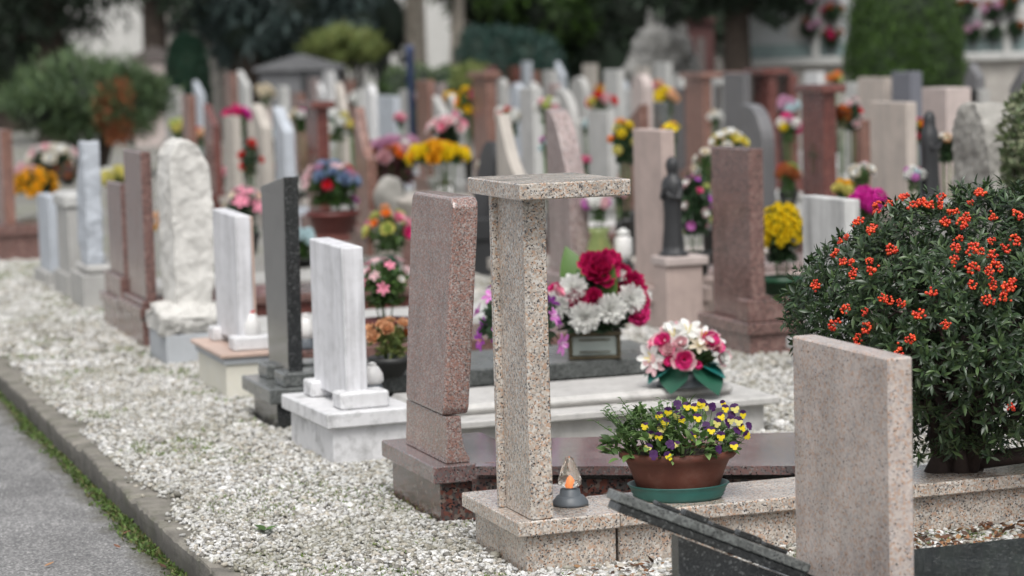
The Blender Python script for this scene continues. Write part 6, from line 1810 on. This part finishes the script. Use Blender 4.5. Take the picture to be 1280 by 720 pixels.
def tree(label, x, d, trunk_px, ells, n, size, mat, seed=0, width=.25, droop=.3, bark='bark', name='tree', corek=.0, lean=0.0, base=None, clumps=60, height=None):
    """ells given as (x px, y px, half width px, half height px, half depth m)"""
    o, _ = bgthing(name, label, 'tree', x, d, 'trees around the graveyard')
    s = F / d
    E_ = []
    for ex, ey, hw, hh, hd in ells:
        a, z = PX(ex, ey, d, x)
        E_.append(((a, 0, z), (hw / s, hd, hh / s)))
    top = height or max(e[0][2] for e in E_)
    r = trunk_px / s / 2
    q = G()
    q.tube([(0, 0, -.2), (0, 0, .25), (lean * .3, 0, top * .35), (lean * .7, 0, top * .7), (lean, 0, top)], [r * 1.5, r * 1.1, r, r * .8, r * .35], 12)
    rng = random.Random(seed)
    for c, rr in E_:
        for k in range(3):
            z0 = min(top * .9, max(1.2, c[2] - rr[2] * rng.uniform(-.2, .4)))
            q.tube([(lean * z0 / top, 0, z0), (c[0] * .5, rng.uniform(-.4, .4), (z0 + c[2]) / 2 + .1), (c[0] + rng.uniform(-.4, .4) * rr[0], rng.uniform(-.5, .5) * rr[1], c[2])], [r * .35, r * .25, r * .1], 7)
    q.build('trunk', bark, o)
    leafcloud(E_, n, size, mat, o, 'crown', seed, width, clumps, droop, 0, .35)
    if corek:
        core(E_, 'darkneedle', o, corek)
    return o


# boughs come down into the frame from crowns that mostly stand above it
tree('dark conifer with low hanging boughs at the upper left corner', 62, 47, 34, [(30, -60, 120, 130, 2.2), (100, -80, 100, 110, 2.0), (20, 20, 70, 50, 1.5), (104, 6, 34, 42, .9), (60, -200, 100, 150, 2.2), (0, 55, 55, 28, 1.2)], 15000, .26, 'darkneedle', 21, .2, .5, corek=.0)
tree('tall dark trunk conifer in front of the pale grey building', 194, 45, 30, [(190, -120, 90, 110, 1.8), (160, -20, 34, 34, .8), (230, -40, 70, 60, 1.4), (190, -260, 90, 150, 2)], 9000, .26, 'darkneedle', 22, .2, .5)
tree('blue green conifer with dark hollow, left of centre', 305, 46, 36, [(300, -40, 110, 90, 2), (370, 10, 90, 60, 1.6), (300, 40, 60, 46, 1.2), (250, 10, 50, 45, 1.0), (420, -40, 70, 66, 1.6), (320, -190, 110, 150, 2.2), (440, 26, 50, 28, 1.0)], 19000, .24, 'blueneedle', 23, .2, .45, corek=.55)
tree('dark broad conifer behind the grey tomb roof', 350, 52, 40, [(330, 40, 60, 70, 1.2), (400, 30, 70, 55, 1.3), (470, 30, 50, 60, 1.2), (390, -120, 120, 130, 2)], 11000, .28, 'darkneedle', 24, .25, .4, corek=.75)
tree('tree with pale brown bark behind the blue post', 520, 50, 26, [(500, -120, 100, 80, 1.8), (470, -40, 50, 40, 1.2), (540, -220, 120, 110, 2)], 6000, .24, 'darkneedle', 25, .3, .3, bark='palebark')
tree('slender leaning tree with grey bark left of the dark hedge', 566, 48, 17, [(560, -110, 60, 70, 1.4), (600, -60, 50, 36, 1.2)], 4500, .22, 'darkneedle', 26, .3, .3, bark='palebark', lean=.25)
tree('dense dark tree above the long hedge', 640, 54, 40, [(620, 0, 60, 50, 1.6), (680, 10, 60, 60, 1.6), (600, -90, 90, 90, 2), (700, -90, 90, 90, 2), (650, 60, 70, 60, 1.3)], 15000, .28, 'thuja', 27, .35, .2, corek=.75)
tree('dark brown green tree left of the rock monument', 750, 55, 36, [(730, 20, 60, 60, 1.5), (780, 0, 60, 70, 1.5), (750, 70, 60, 60, 1.2), (760, -110, 110, 110, 2.2), (860, 10, 60, 70, 1.5), (870, -100, 90, 90, 2)], 16000, .28, 'darkneedle', 28, .35, .2, corek=.78)
tree('large dark tree with straight trunk right of centre', 921, 36, 36, [(860, -30, 80, 50, 1.5), (930, -24, 70, 34, 1.4), (975, -20, 50, 40, 1.0), (850, 4, 34, 20, .8), (960, 8, 26, 20, .7), (910, -120, 130, 110, 2.2)], 13000, .2, 'darkneedle', 29, .3, .4)
tree('dark tree filling the left background', 8, 56, 40, [(20, 60, 60, 70, 1.2), (-40, 30, 80, 90, 1.6), (60, 70, 30, 60, 1.0)], 7000, .28, 'darkneedle', 30, .3, .3, corek=.78)

# ================================================================== BUILDINGS AND WALLS BEHIND
d = 58.0
o, _ = bgthing('building', 'pale grey plastered building behind the left trees', 'building', 140, d)
s = F / d
q = G(); q.box(-75 / s, 48 / s, 0, 5, -.1, 6.2, .01); q.build('wall', 'plaster', o)
q = G(); q.box(-78 / s, 51 / s, -.12, 5.2, 6.2, 6.5, .02); q.build('roof', 'rooftile', o)
q = G(); q.box(-77 / s, 50 / s, -.06, -.003, -.1, .6, .01); q.build('base_course', 'plasterbeige', o)
for k, x in enumerate((-50, 0)):
    q = G(); q.box(x / s, (x + 22) / s, -.04, .02, 3.4, 4.8, .01); w_ = q.build('window', 'greenpanel', o)
o, _ = bgthing('building', 'taller beige grey building right of the dark trunk, left', 'building', 250, 57.0)
q = G(); q.box(-46 / s, 70 / s, 0, 5, -.1, 7, .01); q.build('wall', 'plasterbeige', o)
q = G(); q.box(-49 / s, 73 / s, -.12, 5.2, 7, 7.3, .02); q.build('roof', 'rooftile', o)
q = G(); q.box(-20 / s, 6 / s, -.05, .02, 3.2, 5, .01); q.build('window', 'greenpanel', o)
o, _ = bgthing('building', 'white chapel wall seen between the pale bark trees', 'building', 545, 60.0)
q = G(); q.box(-60 / s, 50 / s, 0, 4, -.1, 6, .01); q.build('wall', 'plaster', o)
q = G(); q.box(-63 / s, 53 / s, -.12, 4.2, 6, 6.3, .02); q.build('roof', 'rooftile', o)
q = G(); q.box(20 / s, 40 / s, -.05, .02, 1.0, 3.2, .01); q.build('door', 'bark', o)
o, _ = bgthing('garden_wall', 'grey wall behind the trees, right of centre', 'wall', 880, 58.0)
q = G(); q.box(-250 / s, 120 / s, 0, .4, -.1, 1.7, .01); q.build('wall', 'plasterbeige', o)
q = G(); q.box(-252 / s, 122 / s, -.06, .46, 1.702, 1.8, .01); q.build('coping', 'grey', o)


def tomb(label, x, d, hw, yw, yr, wall, roof, deep=1.2, door=True):
    o, _ = bgthing('tomb', label, 'tomb', x, d, 'tombs at the edge of the graveyard')
    s = F / d; w = hw / s
    zw = PX(x, yw, d, x)[1]; zr = PX(x, yr, d, x)[1]
    q = G(); q.box(-w, w, 0, deep, -.1, zw, .01); q.build('wall', wall, o)
    q = G(); e = w * 1.12
    f_ = [(-e, -.1, zw + .002), (e, -.1, zw + .002), (e, -.1, zw + .06), (0, -.1, zr), (-e, -.1, zw + .06)]
    b_ = [(a, deep + .1, c) for a, b, c in f_]
    q.quadset(f_ + b_, [[0, 1, 2, 3, 4], [9, 8, 7, 6, 5], [0, 5, 6, 1], [1, 6, 7, 2], [2, 7, 8, 3], [3, 8, 9, 4], [4, 9, 5, 0]]); q.build('roof', roof, o)
    if door:
        q = G(); q.box(-w * .3, w * .3, -.03, .02, zw * .45, zw * .86, .008); q.build('window', 'rooftile', o)
    return o


tomb('small pale tomb with dark pitched roof left of the cone topiary', 190, 44, 26, 76, 58, 'pinkpale', 'rooftile')
tomb('low tomb with wide grey gabled stone roof, left of centre', 372, 43, 50, 88, 68, 'roofslab', 'roofslab', door=False)
tomb('red brown tomb left of the large dark trunk', 876, 43, 17, 28, 20, 'darkred', 'darkred')
o, _ = bgthing('post', 'blue post rising behind the pale steles, centre left', 'post', 512, 36)
W = lambda px: px / (F / 36)
q = G(); q.lathe([(W(4.5), -.1), (W(4.5), PX(512, 60, 36, 512)[1] - .06), (W(5.0), PX(512, 60, 36, 512)[1] - .05), (W(5.0), PX(512, 58, 36, 512)[1]), (.001, PX(512, 56, 36, 512)[1])], 14); q.build('shaft', 'blue', o)
q = G(); q.box(-W(7), W(7), -W(7), W(7), -.1, .06, .01); q.build('foot', 'concrete', o)

# rock monument
d = 39.0
o, _ = bgthing('rock_monument', 'grey and white piled rock monument, right of the far rows', 'monument', 826, d)
rngm = random.Random(4)
W = lambda px: px / (F / d)
V, Fs, off = [], [], 0
for k, (x, y, r) in enumerate([(0, 86, 36), (-24, 92, 24), (26, 88, 24), (-4, 60, 30), (18, 62, 22), (-16, 66, 22), (2, 36, 22), (16, 40, 16), (-2, 18, 15), (8, 24, 12), (0, 120, 44), (-20, 140, 36), (24, 140, 36)]):
    a, z = PX(826 + x, y, d, 826)
    v = ICO3[0] * (1 + np.array([.28 * mnoise.noise(Vector(p * 2.2) + Vector((k, 0, 0))) + .14 * mnoise.noise(Vector(p * 6) + Vector((k, 0, 0))) for p in ICO3[0]]))[:, None]
    V.append(v * W(r) + np.array([a, rngm.uniform(-.15, .15), z])); Fs.append(ICO3[1] + off); off += len(v)
link('rocks', npmesh('rocks', np.concatenate(V), np.concatenate(Fs), 'monrock'), None, o)

# columbarium wall
d = 37.0
o, _ = bgthing('columbarium_wall', 'pale columbarium wall with niche panels on a stone base, upper right', 'wall', 1110, d)
W = lambda px: px / (F / d)
Z = lambda y: PX(1110, y, d, 1110)[1]
q = G(); q.box(W(-172), W(330), 0, .8, -.1, Z(79), .01); q.build('base_wall', 'wallstone', o)
q = G(); q.box(W(-176), W(332), -.14, .8, Z(79) + .002, Z(69), .015); q.build('ledge', 'palegrey', o)
q = G(); q.box(W(-172), W(330), .1, .8, Z(69) + .002, Z(52), .006); q.build('green_band', 'greenpanel', o)
q = G(); q.box(W(-172), W(330), .12, .8, Z(52) + .002, Z(-110), .006); q.build('wall', 'nichewall', o)
for k in range(13):
    x = -170 + k * 40
    if k in (0, 1) or k % 2:
        continue
    q = G(); q.box(W(x - 5), W(x + 5), .02, .099, Z(69) + .003, Z(-105), .01); q.build('pilaster', 'palegrey', o)
for r in range(4):
    for k in range(12):
        x = -150 + k * 40
        if k < 1:
            continue
        y = 44 - r * 40
        q = G(); q.box(W(x - 12), W(x + 12), .09, .118, Z(y), Z(y - 32), .004); q.build('niche_panel', 'marblegrey' if (k + r) % 3 else 'dkgrey', o)
q = G(); q.box(W(-180), W(336), -.2, 1.0, Z(-110) + .002, Z(-124), .02); q.build('roof', 'rooftile', o)
for i, (x, y, cs) in enumerate([(1012, 40, 'rust mauve'), (1040, 52, 'crimson rust'), (1040, 20, 'rust crimson'), (1012, 8, 'rust mauve'), (1208, 14, 'rust crimson'), (1216, 46, 'white mauve'), (1240, 18, 'mauve rust'), (1242, 44, 'mauve white'), (1262, 10, 'crimson rust'), (1270, 40, 'white rust')]):
    a, z = PX(x, y + 14, d, 1110)
    a_, b_ = cs.split()
    b_ = b_ if b_ != 'dkleaf' else 'mauve'
    base = o.matrix_basis @ Vector((a, -.02 + (.0 if i else 0), z))
    m = Matrix.Translation(o.location) @ Matrix.Rotation(-TH, 4, 'Z')
    base = m @ Vector((a, -.03, z))
    bouquet(['rust and mauve niche flowers left of the thuja, lower column', 'dark crimson and rust niche flowers touching the left side of the thuja', 'rust and dark crimson niche flowers upper left of the thuja', 'rust and mauve niche flowers at the top beside the dark tree crown',
             'rust and crimson niche flowers at the top right of the thuja', 'white and mauve niche flowers just right of the thuja', 'mauve and rust niche flowers near the top right', 'mauve and white niche flowers above the dark pointed stele', 'crimson and rust niche flowers near the upper right corner', 'white and rust niche flowers at the right edge'][i],
            tuple(base), .17, .36, [('ball', a_, 2, .06), ('ball', b_, 2, .055)], vase=('vase', 'blackpot', .05, .12), fol='dense', leaf='dkleaf', group='niche flowers on the columbarium wall')

# fallen leaves on the road and kerb
for i, (x, y, lb, c) in enumerate([(55, 710, 'curled tan leaf on the asphalt at the lower left', 0), (150, 687, 'small brown leaf on the asphalt beside the kerb moss', 1), (142, 642, 'pale leaf lying in the kerb moss', 2), (152, 670, 'dark leaf near the kerb moss', 1), (208, 712, 'dark brown leaf at the foot of the kerb, bottom', 3), (115, 618, 'greyish leaf on the dirt along the kerb', 2)]):
    g, t = gt(x, y, -.1)
    tv, tf = leaf_tpl(.55, .2, .3, 5, 0, .45)
    v, f = scatter(tv, tf, np.zeros((1, 3)), np.array([[math.cos(i * 2.1), math.sin(i * 2.1), .05]]), np.array([[0, 0, 1.0]]), np.array([.036 - .004 * (i % 3)]))
    o = link('fallen_leaf', npmesh('fallen_leaf', v, f, plain('leaf_brown', [(.42, .22, .10), (.16, .07, .04), (.38, .30, .2), (.07, .03, .02)][c], .7)), None)
    o.location = (g, t, -.094)
    tag(o, lb, 'leaf', 'fallen leaves by the kerb')
g, t = gt(332, 668, 0)
o = thing('weed', 'small green weed growing in the gravel near the kerb', 'weed', (g, t, 0))
tv, tf = leaf_tpl(.5, .1, -.25, 4)
A = np.array([0.3, 2.0, 3.4, 4.4, 5.4])
v, f = scatter(tv, tf, np.zeros((5, 3)) + np.array([0, 0, .012]), np.stack([np.cos(A), np.sin(A), np.full(5, .5)], 1), np.tile([0, 0, 1.0], (5, 1)), np.array([.05, .06, .045, .055, .04]))
link('leaf', npmesh('leaf', v, f, 'leaf'), None, o)

# small grave lights, vases and pots standing among the rows
def clutter(label, row, x, zs, h, r, mats, kind):
    t = t_at(row, x)
    o = thing(kind, label, 'grave light' if kind == 'grave_candle' else 'vase', (row, t, zs), 0, 'small lights and vases on the graves')
    q = G()
    if kind == 'grave_candle':
        q.lathe([(r, 0), (r * 1.05, h * .1), (r * .8, h * .2), (r * .8, h * .25)], 16); q.build('base', mats[0], o)
        q = G(); q.lathe([(r * .75, h * .25), (r * .95, h * .4), (r * .9, h * .75), (r * .5, h * .85)], 16); q.build('glass_shade', mats[1], o)
        q = G(); q.lathe([(r * .7, h * .86), (r * .75, h * .9), (r * .2, h), (.001, h)], 14); q.build('lid', mats[2], o)
    else:
        q.lathe([(r * .7, 0), (r * .75, h * .06), (r * .45, h * .16), (r * .95, h * .55), (r * .5, h * .85), (r * .7, h), (r * .6, h), (.001, h * .9)], 18); q.build('body', mats[0], o)
        q = G(); q.lathe([(r * .9, -.03), (r * .95, -.002), (r * .9, -.001)], 14); q.build('foot', mats[1], o)


for a in [('red grave light on the mauve cover beside the sweeping pink headstone', R1 + .5, 716, .2, .22, .06, ('blackpot', 'redwax', 'bronze'), 'grave_candle'), ('white grave light left of the pink limestone stele', R1 + .3, 778, .22, .26, .06, ('blackpot', 'frost', 'whitepot'), 'grave_candle'),
          ('dark urn vase left of the pink limestone stele', R1 + .8, 786, .2, .3, .09, ('blackpot', 'blackstone'), 'vase'), ('orange and green lantern right of the tan pillar', R1 + .1, 698, .2, .3, .07, ('dkgreenplastic', 'orangepot', 'orangepot'), 'grave_candle'),
          ('white vase right of the golden cross column', R2 + .5, 1054, .22, .35, .1, ('whitepot', 'grey'), 'vase'), ('pale urn in front of the striped headstone', R1 + 1.6, 1076, .2, .3, .09, ('whitepot', 'grey'), 'vase'),
          ('black vase at the foot of the dark rounded headstone', R2 + .4, 985, .2, .35, .09, ('blackpot', 'blackstone'), 'vase'), ('red grave light at the foot of the golden cross column', R2 + .3, 1062, .22, .22, .06, ('blackpot', 'redwax', 'bronze'), 'grave_candle'),
          ('bronze lantern on the brown cover of the rust column', R1 + .9, 556, .22, .3, .08, ('bronze', 'frost', 'bronze'), 'grave_candle'), ('white grave light right of the slim brown stele', R1 + .3, 480, .2, .28, .07, ('whitepot', 'frost', 'redwax'), 'grave_candle'),
          ('dark lantern left of the stone planter', R1 + .1, 470, .2, .36, .09, ('blackpot', 'boxglass', 'blackpot'), 'grave_candle'), ('white urn on the red brown cover of the capped column', R1 + .5, 428, .22, .3, .09, ('whitepot', 'grey'), 'vase'),
          ('white grave light beside the small white marble stele', 3.5, 344, .2, .24, .06, ('whitepot', 'frost', 'whitepot'), 'grave_candle'), ('dark vase beside the dark granite stele', 3.7, 356, .2, .26, .08, ('blackpot', 'blackstone'), 'vase'),
          ('bronze vase near the curved beige headstone', R1 + .5, 652, .2, .35, .09, ('bronze', 'blackpot'), 'vase'), ('pale vase before the speckled brown headstone plinth', R1 + .5, 962, .165, .12, .05, ('grey', 'grey'), 'vase')]:
    clutter(*a)

# ================================================================== LIGHT, CAMERA
pebbles()
grass()
w = bpy.data.worlds.new('World'); scene.world = w; w.use_nodes = True
nt = w.node_tree
bg = nt.nodes['Background']
sky = nt.nodes.new('ShaderNodeTexSky'); sky.sky_type = 'NISHITA'; sky.sun_disc = False
SUN_EL, SUN_ROT = R(58), R(200)
sky.sun_elevation = SUN_EL; sky.sun_rotation = SUN_ROT
sky.air_density = 1.0; sky.dust_density = 4.0; sky.ozone_density = 1.0
hs = nt.nodes.new('ShaderNodeHueSaturation'); hs.inputs['Saturation'].default_value = 0.22
nt.links.new(sky.outputs[0], hs.inputs['Color']); nt.links.new(hs.outputs[0], bg.inputs['Color'])
bg.inputs['Strength'].default_value = 0.125
sd = bpy.data.lights.new('sun', 'SUN'); sd.energy = 1.35; sd.angle = R(30); sd.color = (1.0, 0.97, 0.93)
so = bpy.data.objects.new('sun', sd); COL.objects.link(so)
# sun direction: azimuth measured like the sky texture (from +Y towards +X)
sv = Vector((math.sin(SUN_ROT) * math.cos(SUN_EL), math.cos(SUN_ROT) * math.cos(SUN_EL), math.sin(SUN_EL)))
so.rotation_mode = 'QUATERNION'; so.rotation_quaternion = sv.to_track_quat('Z', 'Y')
so.location = (0, 0, 12)

cd = bpy.data.cameras.new('camera'); cam = bpy.data.objects.new('camera', cd); COL.objects.link(cam)
mw = Matrix((CRIGHT, CUP, -FWD)).transposed().to_4x4()
mw.translation = (0, 0, CAMH)
cam.matrix_world = mw
cd.sensor_width = 36; cd.lens = 36 * F / 1280
cd.clip_start = 0.1; cd.clip_end = 800
cd.dof.use_dof = True; cd.dof.focus_distance = 7.45; cd.dof.aperture_fstop = cd.lens / 36.0
scene.camera = cam
scene.view_settings.view_transform = 'Standard'; scene.view_settings.look = 'None'
scene.view_settings.gamma = 1; scene.view_settings.exposure = 0.58
scene.render.engine = 'CYCLES'
cy = scene.cycles
cy.use_denoising = True
try:
    cy.denoiser = 'OPENIMAGEDENOISE'
except Exception:
    pass
cy.max_bounces = 8; cy.diffuse_bounces = 3; cy.glossy_bounces = 3; cy.transmission_bounces = 6; cy.transparent_max_bounces = 6
cy.sample_clamp_indirect = 6
